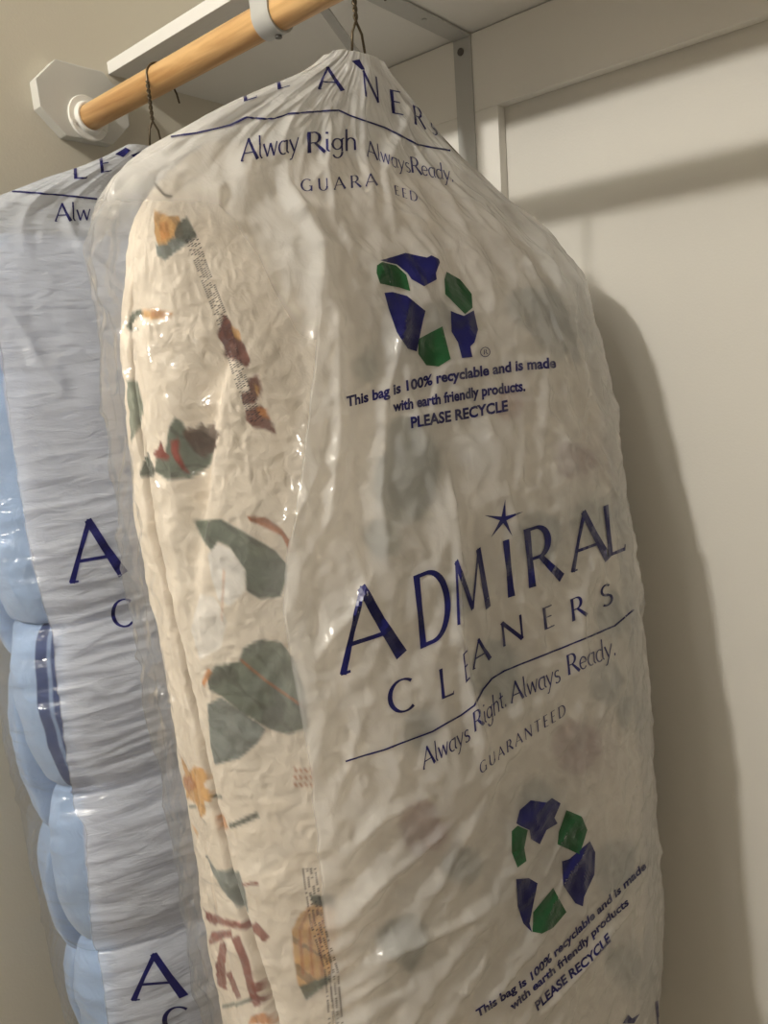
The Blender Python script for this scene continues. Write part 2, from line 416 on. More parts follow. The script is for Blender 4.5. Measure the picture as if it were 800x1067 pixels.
# ------------------------------------------------------------------ lettering
def G_(*strokes): return strokes
def arc(cx, cy, rx, ry, a0, a1, wf, n=22):
    out = []
    for i in range(n + 1):
        a = math.radians(a0 + (a1 - a0) * i / n); out.append((cx + rx * math.cos(a), cy + ry * math.sin(a), wf(a)))
    return out
TK, TN = 0.15, 0.055
vw = lambda a: TN + (TK - TN) * abs(math.cos(a)) ** 1.5       # thick on the sides, thin at top and foot
lw_ = lambda a: 0.05 + 0.045 * abs(math.cos(a))
GL = {
 'A': (0.90, G_([(0.03, 0, .10), (0.22, .5, .07), (0.43, 1, .09)], [(0.40, 1, .12), (0.62, .5, .13), (0.86, 0, .17)], [(0.19, .34, TN), (0.68, .34, TN)], [(0.0, .012, .035), (.14, .012, .035)])),
 'D': (0.92, G_([(0.12, 0, .16), (0.12, .5, .13), (0.12, 1, .16)], [(0.06, .97, TN), (.36, .97, TN)], [(0.06, .03, TN), (.36, .03, TN)], arc(.36, .5, .45, .47, 90, -90, vw))),
 'M': (1.10, G_([(0.06, 0, .09), (0.17, 1, .07)], [(0.17, 1, .13), (0.52, .12, .11)], [(0.52, .12, .06), (0.86, 1, .06)], [(0.86, 1, .15), (0.98, 0, .16)])),
 'I': (0.26, G_([(0.13, 0, .17), (0.13, .5, .13), (0.13, 1, .16)])),
 'R': (0.80, G_([(0.12, 0, .17), (0.12, .5, .13), (0.12, 1, .16)], [(0.06, .97, TN), (.32, .97, TN)], [(0.12, .47, TN), (.32, .47, TN)], arc(.32, .72, .25, .25, 90, -90, vw), [(0.36, .48, .10), (0.80, 0, .17)])),
 'L': (0.62, G_([(0.12, 0, .15), (0.12, .5, .13), (0.12, 1, .16)], [(0.06, .03, TN), (.58, .03, .07)], [(.57, 0, .04), (.60, .12, .03)])),
 'C': (0.86, G_(arc(.5, .5, .42, .47, 50, 310, vw, 30))),
 'G': (0.92, G_(arc(.5, .5, .42, .47, 50, 320, vw, 30), [(.82, .02, .12), (.82, .42, .13)], [(.66, .42, TN), (.9, .42, TN)])),
 'E': (0.60, G_([(0.12, 0, .16), (0.12, .5, .13), (0.12, 1, .16)], [(0.06, .97, TN), (.52, .97, TN)], [(0.06, .03, TN), (.56, .03, TN)], [(0.12, .52, TN), (.46, .52, TN)])),
 'N': (0.95, G_([(0.12, 0, .09), (0.12, 1, .08)], [(0.10, 1, .14), (.84, 0, .15)], [(.84, 0, .08), (.84, 1, .09)])),
 'S': (0.60, G_(arc(.30, .74, .21, .23, 40, 250, lambda a: .07 + .04 * abs(math.cos(a))), [(.23, .525, .12), (.38, .47, .13)], arc(.30, .25, .23, .23, 70, -140, lambda a: .07 + .05 * abs(math.cos(a))))),
 'U': (0.86, G_([(0.14, 1, .14), (0.14, .35, .13)], arc(.44, .35, .30, .33, 180, 360, vw), [(.74, .35, .08), (.74, 1, .09)])),
 'T': (0.80, G_([(.4, 0, .15), (.4, 1, .13)], [(.02, .97, .06), (.78, .97, .06)])),
 # lower case, on the same cap height of 1
 'l': (0.26, G_([(.10, 1.04, .08), (.10, .15, .09), (.16, .02, .07), (.22, .02, .05)])),
 'w': (0.80, G_([(.04, .62, .10), (.22, .02, .09)], [(.22, .02, .06), (.40, .60, .07)], [(.40, .60, .10), (.57, .02, .09)], [(.57, .02, .06), (.74, .64, .07)])),
 'a': (0.56, G_(arc(.26, .30, .21, .29, 60, 300, lw_), [(.46, .62, .09), (.44, .12, .09), (.54, .02, .06)], [(.34, .58, .06), (.46, .60, .07)])),
 'y': (0.56, G_([(.04, .62, .10), (.26, .06, .09)], [(.50, .64, .07), (.26, .02, .07), (.12, -.28, .07), (.02, -.30, .06)])),
 's': (0.44, G_(arc(.22, .46, .15, .15, 40, 250, lw_), [(.16, .34, .09), (.27, .29, .09)], arc(.21, .16, .17, .15, 70, -140, lw_))),
 'i': (0.26, G_([(.10, .62, .10), (.10, .12, .09), (.20, .02, .06)], [(.09, .86, .12), (.11, .95, .12)])),
 'g': (0.54, G_(arc(.25, .36, .20, .25, 0, 360, lw_), [(.45, .60, .08), (.45, 0, .08)], arc(.25, -.02, .20, .27, 0, -160, lw_), [(.44, .58, .06), (.54, .62, .06)])),
 'h': (0.56, G_([(.10, 1.04, .09), (.10, 0, .09)], arc(.28, .38, .18, .22, 170, 10, lw_), [(.46, .42, .09), (.46, .02, .09)])),
 't': (0.38, G_([(.16, .84, .07), (.16, .12, .09), (.30, .02, .06)], [(.02, .60, .06), (.34, .60, .06)])),
 'e': (0.54, G_(arc(.27, .30, .21, .29, 10, 320, lw_), [(.08, .32, .05), (.47, .33, .05)])),
 'd': (0.58, G_(arc(.26, .30, .21, .29, 50, 310, lw_), [(.46, 1.04, .09), (.46, .10, .09), (.54, .02, .06)])),
 '.': (0.22, G_([(.06, .06, .13), (.15, .06, .13)])),
 ' ': (0.34, G_()),
}
def glyph_quads(ch):
    """list of stroke strips in glyph units: ( [(left),(mid),(right)] ... )"""
    out = []
    for st in GL[ch][1]:
        pts = []
        for (a, b) in zip(st, st[1:]):
            L = math.hypot(b[0] - a[0], b[1] - a[1]); k = max(1, int(L / 0.06))
            for i in range(k): f = i / k; pts.append(tuple(a[c] + (b[c] - a[c]) * f for c in range(3)))
        pts.append(st[-1]); strip = []
        for i, p in enumerate(pts):
            q0 = pts[max(i - 1, 0)]; q1 = pts[min(i + 1, len(pts) - 1)]
            tx, ty = q1[0] - q0[0], q1[1] - q0[1]; l = math.hypot(tx, ty) or 1; nx, ny = -ty / l, tx / l
            strip.append([(p[0] + nx * p[2] * s / 2, p[1] + ny * p[2] * s / 2) for s in (1, 0, -1)])
        out.append(strip)
    return out

class Print:
    """ink laid on a film surface: photo-traced outlines dropped on the film along the line of sight"""
    def __init__(self, bvh): self.b = bvh; self.v = []; self.f = []; self.m = []
    def pt(self, x, y, lift=0.0009):
        d = ray_dir(x, y); hit = self.b.ray_cast(CAMP, d)
        if hit[0] is None: return None
        nrm = hit[1]
        if nrm.dot(d) > 0: nrm = -nrm
        return hit[0] + (nrm * 0.6 - d * 0.4) * lift
    def face(self, pts, mi=0):
        if any(p is None for p in pts): return
        c = [(pts[i] - pts[i - 1]).length for i in range(len(pts))]
        if max(c) > 0.03: return
        k = len(self.v); self.v += [tuple(p) for p in pts]; self.f.append(list(range(k, k + len(pts)))); self.m.append(mi)
    def strip(self, strip, fn, mi=0):
        R = [[self.pt(*fn(*q)) for q in row] for row in strip]
        for a, b in zip(R, R[1:]):
            for k in (0, 1): self.face([a[k], a[k + 1], b[k + 1], b[k]], mi)
    def letter(self, ch, x0, y0, x1, y1, h, lean=(-0.09, -1.0), mi=0):
        """foot-left and foot-right in the photograph, cap height h in pixels along lean"""
        wdt = GL[ch][0]; ex, ey = (x1 - x0) / wdt, (y1 - y0) / wdt
        fn = lambda gx, gy: (x0 + ex * gx + lean[0] * h * gy, y0 + ey * gx + lean[1] * h * gy)
        for s in glyph_quads(ch): self.strip(s, fn, mi)
    def word(self, txt, path, h, lean=(-0.09, -1.0), mi=0, track=0.0):
        tot = sum(GL[c][0] + track for c in txt); P = np.array(path, float)
        L = np.r_[0, np.cumsum(np.hypot(*np.diff(P, axis=0).T))]
        at = lambda t: (np.interp(t * L[-1], L, P[:, 0]), np.interp(t * L[-1], L, P[:, 1]))
        hh = (lambda t: h) if not isinstance(h, tuple) else (lambda t: h[0] + (h[1] - h[0]) * t)
        x = 0
        for c in txt:
            a = at(x / tot); b = at((x + GL[c][0]) / tot)
            if c != ' ': self.letter(c, *a, *b, hh(x / tot), lean, mi)
            x += GL[c][0] + track
    def line(self, pts, wd, mi=0):
        P = []
        for a, b in zip(pts, pts[1:]):
            k = max(1, int(math.hypot(b[0] - a[0], b[1] - a[1]) / 2.5))
            for i in range(k): P.append((a[0] + (b[0] - a[0]) * i / k, a[1] + (b[1] - a[1]) * i / k))
        P.append(pts[-1]); st = []
        for i, p in enumerate(P):
            q0 = P[max(i - 1, 0)]; q1 = P[min(i + 1, len(P) - 1)]; tx, ty = q1[0] - q0[0], q1[1] - q0[1]; l = math.hypot(tx, ty) or 1
            st.append([(p[0] - ty / l * wd * s / 2, p[1] + tx / l * wd * s / 2) for s in (1, 0, -1)])
        self.strip(st, lambda a, b: (a, b), mi)
    def poly(self, pts, mi=0):
        """filled outline cut into small triangles"""
        bm = bmesh.new(); vs = [bm.verts.new((p[0], p[1], 0)) for p in pts]; bm.faces.new(vs)
        bmesh.ops.triangulate(bm, faces=bm.faces[:])
        for _ in range(4):
            le = [e for e in bm.edges if e.calc_length() > 4]
            if not le: break
            bmesh.ops.subdivide_edges(bm, edges=le, cuts=1); bmesh.ops.triangulate(bm, faces=bm.faces[:])
        for f in bm.faces: self.face([self.pt(v.co.x, v.co.y) for v in f.verts], mi)
        bm.free()
    def sans(self, txt, path, h, lean=(-0.09, -1.0), mi=0, bold=0.036, fill=1.0):
        cu = bpy.data.curves.new('t', 'FONT'); cu.body = txt; cu.size = 1; cu.offset = bold; cu.resolution_u = 3
        to = bpy.data.objects.new('t', cu); COL.objects.link(to); dg = bpy.context.evaluated_depsgraph_get()
        me = to.evaluated_get(dg).to_mesh()
        bm = bmesh.new(); bm.from_mesh(me); bmesh.ops.triangulate(bm, faces=bm.faces[:])
        for _ in range(3):
            le = [e for e in bm.edges if e.calc_length() > 0.22]
            if le: bmesh.ops.subdivide_edges(bm, edges=le, cuts=1); bmesh.ops.triangulate(bm, faces=bm.faces[:])
        bm.verts.index_update()
        V = np.array([v.co[:2] for v in bm.verts]); F = [[v.index for v in f.verts] for f in bm.faces]; bm.free()
        to.evaluated_get(dg).to_mesh_clear(); bpy.data.objects.remove(to, do_unlink=True); bpy.data.curves.remove(cu)
        x0, x1 = V[:, 0].min(), V[:, 0].max(); cap = 0.70
        P = np.array(path, float); L = np.r_[0, np.cumsum(np.hypot(*np.diff(P, axis=0).T))]
        out = []
        for x, y in V:
            t = (x - x0) / (x1 - x0) * L[-1]
            bx_, by_ = np.interp(t, L, P[:, 0]), np.interp(t, L, P[:, 1])
            out.append(self.pt(bx_ + lean[0] * h * y / cap, by_ + lean[1] * h * y / cap))
        for f in F: self.face([out[i] for i in f], mi)
    def build(self, name, mats, parent):
        if not self.f: return None
        return mesh_obj(name, self.v, self.f, mats, parent, smooth=True, fmat=self.m)

def crop(pts, ox, oy, sc): return [(ox + a / sc, oy + b / sc) for a, b in pts]

# ------------------------------------------------------------------ FRONT BAG: floral comforter
FU_L = [(0.19, -0.16), (0.16, -0.215), (0.12, -0.243), (0.05, -0.252), (-0.15, -0.262), (-0.4, -0.262), (-0.7, -0.262), (-1.06, -0.25)]
FU_R = [(0.19, 0.10), (0.16, 0.17), (0.12, 0.23), (0.05, 0.285), (-0.05, 0.305), (-0.4, 0.31), (-0.7, 0.31), (-1.06, 0.30)]
FN_F = [(0.19, 0.004), (0.165, 0.022), (0.12, 0.045), (0.05, 0.075), (-0.15, 0.124), (-0.4, 0.158), (-0.7, 0.178), (-1.06, 0.15)]
FN_B = [(0.19, -0.02), (0.165, -0.038), (0.12, -0.055), (0.05, -0.075), (-0.15, -0.095), (-0.4, -0.10), (-0.7, -0.10), (-1.06, -0.09)]
def body(z, ang, tabs, p, grow=0.0, pw=None):
    uL, uR, nF, nB = (smooth_interp(z, t)[:, None] for t in tabs)
    x, y = sec_angle(ang, p, 1, 1)
    u = (uL + uR) / 2 + ((uR - uL) / 2 + grow) * x[None, :]
    n = (nF + nB) / 2 + ((nF - nB) / 2 + grow) * y[None, :]
    return u, n
def zrows(top, mid, bot, step, coarse):
    return np.concatenate([np.arange(top, mid, -step), np.arange(mid, bot, -coarse), [bot]])

zc = zrows(0.188, -0.66, -1.05, 0.0022, 0.02)
ac = angles(220, 130, 40, 40)
u, n = body(zc, ac, (FU_L, FU_R, FN_F, FN_B), (2.6, 3.4))
Z = np.repeat(zc[:, None], len(ac), 1)
cx_, _ = sec_angle(ac, (2.6, 3.4), 1, 1); left = sstep(-0.55, -0.9, cx_)[None, :]
nc = smooth_interp(Z, [(0.2, -0.02), (0.05, -0.012), (-0.15, 0.012), (-0.4, 0.058), (-0.6, 0.094), (-1.06, 0.12)]) + 0.003 * np.sin(Z * 23)
fade = sstep(0.10, 0.02, Z)
dd = n - nc
roll = np.where(dd <= 0, -0.010 * np.exp(-((dd + 0.022) / 0.028) ** 2), -0.009 * np.exp(-((dd - 0.026) / 0.028) ** 2)) + 0.050 * np.exp(-np.abs((dd - 0.0014) / 0.0033) ** 3)
u = u + left * fade * roll
f2 = sstep(0.035, 0.01, Z) * sstep(-0.22, -0.05, Z)
u = u + left * f2 * (0.016 * np.exp(-((n - 0.052) / 0.007) ** 2) - 0.010 * np.exp(-((n - 0.078) / 0.02) ** 2))
sN = np.cumsum(np.r_[0, np.hypot(np.diff(u[150]), np.diff(n[150]))])[None, :]
bulge = 0.010 * (fbm(sN * 14 + 3, Z * 9, 5) - 0.5) + 0.0030 * (fbm(sN * 50, Z * 50, 9, 2) - 0.5) + 0.0016 * (ridge(sN * 130, Z * 130, 12) - 0.5)
dirx = u - 0.02; r_ = np.hypot(dirx, n * 2.5) + 1e-6
u = u + bulge * dirx / r_; n = n + bulge * n * 2.5 / r_
P = W(HF, u, n, Z); nr, ncl = P.shape[:2]; PF = P.reshape(-1, 3)
F = grid_faces(nr, ncl)
bvh_c = bvh_of(PF, F)

# dye
cream = np.array(lin(238, 227, 212)[:3])
dye = np.repeat(cream[None, :], nr * ncl, 0).reshape(nr, ncl, 3).copy()
tone = fbm(sN * 20 + 7, Z * 20, 21)[..., None]; dye *= 0.94 + 0.12 * tone
ii = np.arange(nr); jj = np.arange(ncl)
def to_grid(px, py):
    hit = bvh_c.ray_cast(CAMP, ray_dir(px, py))
    if hit[0] is None: return None
    i, j = divmod(hit[2], ncl); 
    p00 = PF[i * ncl + j]; p10 = PF[(i + 1) * ncl + j]; p01 = PF[i * ncl + (j + 1) % ncl]; h = np.array(hit[0])
    e1 = p10 - p00; e2 = p01 - p00
    return (i + np.clip(np.dot(h - p00, e1) / np.dot(e1, e1), 0, 1), j + np.clip(np.dot(h - p00, e2) / np.dot(e2, e2), 0, 1))
def in_poly(A, B, poly):
    ins = np.zeros(A.shape, bool); k = len(poly)
    for a in range(k):
        y0, x0 = poly[a]; y1, x1 = poly[(a + 1) % k]
        if y0 == y1: continue
        c = ((y0 > A) != (y1 > A)) & (B < (x1 - x0) * (A - y0) / (y1 - y0) + x0); ins ^= c
    return ins
def stain(gp, col, alpha=0.92, vein=0.25, seed=1):
    gp = [g for g in gp if g is not None]
    if len(gp) < 3: return
    g = np.array(gp); i0, i1 = int(max(g[:, 0].min() - 2, 0)), int(min(g[:, 0].max() + 3, nr)); j0, j1 = int(max(g[:, 1].min() - 2, 0)), int(min(g[:, 1].max() + 3, ncl))
    if i1 <= i0 or j1 <= j0 or j1 - j0 > 220: return
    A, B = np.meshgrid(np.arange(i0, i1), np.arange(j0, j1), indexing='ij'); m = 0
    for da in (-.33, 0, .33):
        for db in (-.33, 0, .33): m = m + in_poly(A + da, B + db, gp) / 9.0
    m = (m * alpha)[..., None]
    s_ = sN[0][j0:j1][None, :]; z_ = Z[i0:i1, j0:j1]
    t = (0.72 + 0.56 * fbm(s_ * 90 + z_ * 40, z_ * 70, seed, 3))[..., None]
    t = t * (1 - vein * (ridge(s_ * 60 + z_ * 50, z_ * 30 - s_ * 40, seed + 3)[..., None] > 0.86))
    dye[i0:i1, j0:j1] = dye[i0:i1, j0:j1] * (1 - m) + np.array(col) * t * m
def dense(pts, closed=True):
    out = []
    for a, b in zip(pts, pts[1:] + (pts[:1] if closed else [])):
        k = max(1, int(math.hypot(b[0] - a[0], b[1] - a[1]) / 6))
        out += [(a[0] + (b[0] - a[0]) * i / k, a[1] + (b[1] - a[1]) * i / k) for i in range(k)]
    return out
def motif(pts, col, alpha=0.92, vein=0.25, seed=1): stain([to_grid(*p) for p in dense(pts)], col, alpha, vein, seed)
def stroke(pts, w0, w1, col, alpha=0.9, seed=2):
    Lp, Rp = [], []; k = len(pts)
    for i, p in enumerate(pts):
        a = pts[max(i - 1, 0)]; b = pts[min(i + 1, k - 1)]; l = math.hypot(b[0] - a[0], b[1] - a[1]) or 1
        nx, ny = -(b[1] - a[1]) / l, (b[0] - a[0]) / l; ww = (w0 + (w1 - w0) * i / max(k - 1, 1)) / 2
        Lp.append((p[0] + nx * ww, p[1] + ny * ww)); Rp.append((p[0] - nx * ww, p[1] - ny * ww))
    motif(Lp + Rp[::-1], col, alpha, 0.1, seed)
GRN = lin(84, 98, 86)[:3]; DGR = lin(62, 74, 64)[:3]; LGR = lin(122, 132, 118)[:3]; GBL = lin(118, 128, 126)[:3]
ORG = lin(208, 138, 76)[:3]; YEL = lin(214, 164, 98)[:3]; RED = lin(134, 58, 48)[:3]; DRD = lin(112, 50, 40)[:3]; BRN = lin(84, 58, 48)[:3]; PALE = lin(252, 249, 246)[:3]; RST = lin(176, 104, 62)[:3]
cA = lambda p: crop(p, 90, 180, 2.857); c7 = lambda p: crop(p, 130, 500, 3.2); c8 = lambda p: crop(p, 130, 780, 2.963)
# flower at the top
motif(cA([(200, 110), (250, 130), (275, 128), (290, 180), (262, 200), (235, 215), (215, 225), (204, 185)]), YEL, seed=3)
motif(cA([(272, 150), (300, 130), (330, 190), (300, 215), (268, 205), (262, 180)]), DGR, seed=4)
motif(cA([(204, 215), (240, 210), (258, 190), (300, 212), (262, 240), (235, 262), (210, 245)]), GBL, seed=5)
motif(cA([(218, 150), (240, 145), (250, 190), (222, 205)]), ORG, 0.6, seed=6)
# bud and stem
motif(cA([(165, 410), (205, 402), (262, 420), (235, 437), (190, 437), (160, 425)]), YEL, seed=7)
motif(cA([(195, 410), (262, 420), (230, 432), (190, 428)]), RST, 0.5, seed=8)
stroke(cA([(165, 413), (140, 430), (122, 462)]), 6, 4, GRN); motif(cA([(75, 432), (92, 412), (118, 412), (104, 432), (85, 442)]), GRN, seed=9); stroke(cA([(130, 466), (155, 466)]), 3, 2, GRN)
# big leaf on the left roll
motif(cA([(72, 640), (100, 615), (152, 622), (170, 700), (160, 760), (132, 800), (100, 842), (76, 800)]), LGR, 0.9, seed=10)
motif(cA([(160, 905), (170, 860), (182, 830), (205, 885), (200, 905)]), DGR, seed=11)
motif(cA([(80, 850), (105, 860), (122, 892), (100, 925), (84, 900)]), GRN, seed=12); motif(cA([(98, 940), (110, 905), (130, 892), (120, 920)]), RST, 0.8, seed=13)
# thistle
motif(cA([(205, 855), (235, 830), (245, 760), (262, 728), (285, 740), (300, 775), (340, 760), (385, 800), (370, 870), (310, 910), (240, 914), (205, 890)]), GRN, vein=0.45, seed=14)
motif(cA([(285, 772), (310, 752), (318, 765), (345, 740), (352, 758), (385, 742), (382, 765), (404, 772), (385, 800), (388, 820), (350, 850), (320, 830), (300, 800)]), BRN, 0.85, seed=15)
motif(cA([(197, 835), (212, 822), (222, 796), (232, 830), (250, 845), (240, 855), (208, 848)]), RED, 0.95, seed=16)
motif(cA([(248, 800), (276, 790), (274, 830), (290, 870), (310, 895), (290, 890), (262, 855), (252, 830)]), RED, 0.9, seed=17)
# red flowers on the crest of the second fold
motif(cA([(408, 420), (428, 440), (440, 475), (470, 510), (490, 560), (478, 582), (450, 560), (405, 548), (408, 515), (388, 490), (395, 465)]), DRD, 0.95, seed=18)
motif(cA([(478, 615), (512, 600), (522, 650), (500, 690), (465, 690), (462, 655), (486, 650)]), DRD, 0.9, seed=19)
motif(cA([(474, 705), (520, 690), (552, 740), (565, 780), (530, 762), (498, 760), (472, 735)]), DRD, 0.9, seed=20)
motif(cA([(430, 455), (455, 470), (460, 500), (440, 490)]), YEL, 0.8, seed=21); motif(cA([(498, 625), (515, 640), (508, 668)]), YEL, 0.8, seed=22); motif(cA([(505, 700), (535, 700), (545, 735), (515, 720)]), ORG, 0.8, seed=23)
# middle: leaf, orange leaf, white flower
motif(c7([(230, 135), (320, 130), (400, 175), (500, 235), (545, 290), (540, 330), (520, 390), (450, 398), (405, 370), (400, 300), (350, 225), (310, 205), (290, 238), (260, 200)]), GRN, vein=0.4, seed=24)
motif(c7([(300, 150), (400, 190), (470, 250), (420, 250), (350, 200)]), LGR, 0.6, seed=25)
motif(c7([(405, 120), (470, 125), (520, 160), (550, 200), (548, 240), (520, 185), (460, 155), (415, 137)]), RST, 0.95, seed=26)
motif(c7([(275, 250), (310, 212), (350, 230), (400, 300), (400, 370), (350, 420), (310, 400), (290, 330)]), PALE, 0.9, 0.1, seed=27)
motif(c7([(250, 380), (300, 390), (340, 470), (320, 560), (250, 600), (220, 500)]), PALE, 0.7, 0.1, seed=28)
stroke(c7([(330, 300), (322, 470)]), 2.5, 1.5, ORG, 0.5)
# leaf cluster
motif(c7([(275, 660), (300, 620), (380, 605), (395, 560), (450, 532), (520, 540), (565, 600), (600, 700), (615, 830), (540, 848), (480, 830), (430, 800), (380, 770), (320, 720), (280, 700)]), GRN, vein=0.4, seed=29)
motif(c7([(395, 600), (450, 545), (520, 550), (560, 610), (590, 740), (500, 690), (430, 640)]), LGR, 0.55, seed=30)
stroke(c7([(385, 600), (470, 670), (600, 760)]), 2.5, 2, RST, 0.8)
motif(c7([(275, 750), (320, 725), (400, 780), (470, 830), (440, 880), (380, 930), (300, 950), (285, 880)]), GBL, vein=0.3, seed=31)
motif(c7([(255, 675), (275, 628), (292, 640), (265, 690)]), ORG, 0.9, seed=32)
motif(c7([(62, 618), (90, 650), (162, 738), (150, 750), (110, 720), (112, 772), (78, 700)]), GRN, seed=33)
# lower left: yellow flower
motif(c8([(170, 15), (200, 70), (215, 55), (240, 60), (270, 92), (242, 112), (278, 140), (265, 165), (245, 160), (250, 200), (235, 215), (220, 170), (190, 150), (172, 120), (185, 80)]), YEL, seed=34)
motif(c8([(180, 90), (205, 80), (222, 120), (195, 140)]), RST, 0.7, seed=35)
stroke(c8([(135, 182), (175, 180), (220, 178)]), 3, 3, GRN); stroke(c8([(175, 182), (180, 220), (205, 262)]), 3, 2, GRN)
motif(c8([(168, 235), (180, 235), (204, 295), (196, 300)]), YEL, 0.7, seed=36); motif(c8([(205, 225), (228, 262), (222, 275)]), YEL, 0.7, seed=37); motif(c8([(285, 210), (305, 205), (320, 245), (300, 255)]), ORG, 0.8, seed=38)
stroke(c8([(322, 240), (370, 222), (412, 203)]), 5, 6, DGR); stroke(c8([(270, 152), (300, 148)]), 3, 3, GRN)
motif(c8([(248, 320), (282, 375), (352, 378), (372, 440), (380, 505), (340, 482), (300, 435), (272, 385)]), GBL, vein=0.3, seed=39)
for pts, a, b in (([(180, 440), (200, 490), (250, 515), (330, 542), (395, 550)], 4, 6), ([(205, 535), (245, 580), (330, 570)], 5, 6), ([(188, 600), (240, 605), (300, 585)], 4, 4), ([(245, 600), (242, 655)], 5, 3), ([(305, 600), (296, 670), (300, 745)], 6, 8), ([(320, 690), (352, 770)], 5, 4), ([(340, 580), (372, 660), (390, 740), (410, 795)], 7, 6), ([(395, 740), (445, 725)], 8, 7), ([(385, 770), (450, 770)], 7, 4), ([(395, 545), (440, 590)], 8, 6), ([(300, 700), (285, 660)], 6, 4), ([(230, 505), (285, 540)], 9, 4)):
    stroke(c8(pts), a * 1.3, b * 1.3, RED, 0.9, seed=int(pts[0][0]))
stroke(c8([(218, 772), (250, 790), (300, 797), (350, 788), (392, 772)]), 3, 4, GRN)
motif(c8([(380, 850), (390, 828), (430, 812), (480, 850)]), ORG, seed=40); stroke(c8([(360, 418), (412, 416)]), 2, 4, RED)
for a in range(4):
    for b in range(3): stroke(c8([(522 + 16 * a, 60 + 22 * b), (532 + 16 * a, 75 + 22 * b)]), 3, 3, RST, 0.8)
# fruit
motif(c8([(515, 560), (540, 510), (580, 480), (645, 470), (655, 600), (640, 690), (560, 770), (535, 730), (520, 640)]), YEL, vein=0.5, seed=41)
for x in (540, 570, 600): stroke(c8([(x + 30, 490), (x, 560), (x + 10, 700)]), 2, 3, RST, 0.7)
motif(c8([(538, 735), (630, 700), (640, 715), (560, 778)]), GRN, seed=42); motif(c8([(570, 452), (640, 450), (648, 492), (580, 482)]), DGR, seed=43)
# sprays on the broad side, seen only dimly through the milky film
def blob(cx, cy, r, col, seed):
    pts = []
    for k in range(14):
        a = k / 14 * 2 * math.pi; rr = r * (0.7 + 0.6 * float(vnoise(np.array(k * 0.7), np.array(seed * 3.1), seed))); pts.append((cx + rr * 1.0 * math.cos(a), cy + rr * 1.2 * math.sin(a)))
    motif(pts, col, 0.9, 0.3, seed)
for k, (cx, cy, r, c) in enumerate([(430, 500, 34, GRN), (420, 455, 18, GRN), (575, 335, 30, DGR), (610, 360, 20, GBL), (545, 320, 18, GRN), (455, 330, 16, GRN), (600, 480, 20, RED), (560, 560, 24, GBL), (620, 545, 22, LGR), (400, 560, 18, LGR), (500, 470, 20, PALE), (520, 700, 26, GRN), (630, 710, 20, GBL), (655, 740, 16, GRN), (440, 860, 24, RED), (480, 900, 20, GRN), (600, 780, 26, RED), (640, 900, 24, GBL), (560, 840, 22, LGR), (420, 980, 24, GRN), (650, 1000, 22, GRN), (480, 620, 18, GRN), (380, 380, 14, LGR), (640, 640, 20, GBL), (530, 420, 16, RST), (440, 760, 18, GBL)]):
    blob(cx, cy, r, c, 60 + k)
cf = grid_mesh('floral_comforter', PF, F, M_FLORAL, origin=(HF[0], HF[1], ZO - 1.05), color=dye.reshape(-1, 3))
tag(cf, 'cream quilted comforter printed with green leaves and red flowers, inside the front bag', 'comforter')

# ------------------------------------------------------------------ FRONT BAG film
def make_film(h, tabs, p, wr, bound, rows, ang, zcut, haze_fn, root, names, mats, dz=1.0):
    u, n = body(rows, ang, tabs, p)
    Zf = np.repeat(rows[:, None], len(ang), 1)
    j = int(len(rows) * 0.5)
    s = np.cumsum(np.r_[0, np.hypot(np.diff(u[j]), np.diff(n[j]))])[None, :] + 0 * Zf
    du = np.gradient(u, axis=1); dn = np.gradient(n, axis=1); L = np.hypot(du, dn) + 1e-9
    nu, nn = -dn / L, du / L       # outward for this winding is checked below
    if np.mean(nu * (u - u.mean()) + nn * n) < 0: nu, nn = -nu, -nn
    hgt = wr(s, Zf, u, n)
    u = u + nu * hgt; n = n + nn * hgt
    P = W(h, u, n, Zf)
    return P, s, Zf, u, n

FLM_L = [(0.274, -0.030), (0.267, -0.046), (0.234, -0.113), (0.195, -0.185), (0.16, -0.245), (0.13, -0.268), (0.05, -0.275), (-0.15, -0.282), (-0.4, -0.282), (-0.7, -0.28), (-1.08, -0.275)]
FLM_R = [(0.274, 0.0), (0.266, 0.018), (0.20, 0.108), (0.165, 0.185), (0.142, 0.245), (0.09, 0.308), (0.0, 0.325), (-0.15, 0.328), (-0.4, 0.33), (-0.7, 0.33), (-1.08, 0.325)]
FLM_F = [(0.274, 0.021), (0.26, 0.028), (0.2, 0.036), (0.15, 0.055), (0.08, 0.086), (-0.15, 0.142), (-0.4, 0.178), (-0.7, 0.200), (-1.08, 0.18)]
FLM_B = [(0.274, 0.004), (0.26, -0.008), (0.2, -0.030), (0.15, -0.056), (0.08, -0.085), (-0.15, -0.112), (-0.4, -0.118), (-0.7, -0.118), (-1.08, -0.11)]
rows_f = zrows(0.274, -0.68, -1.08, 0.0024, 0.012)
ang_f = angles(90, 210, 60, 60)
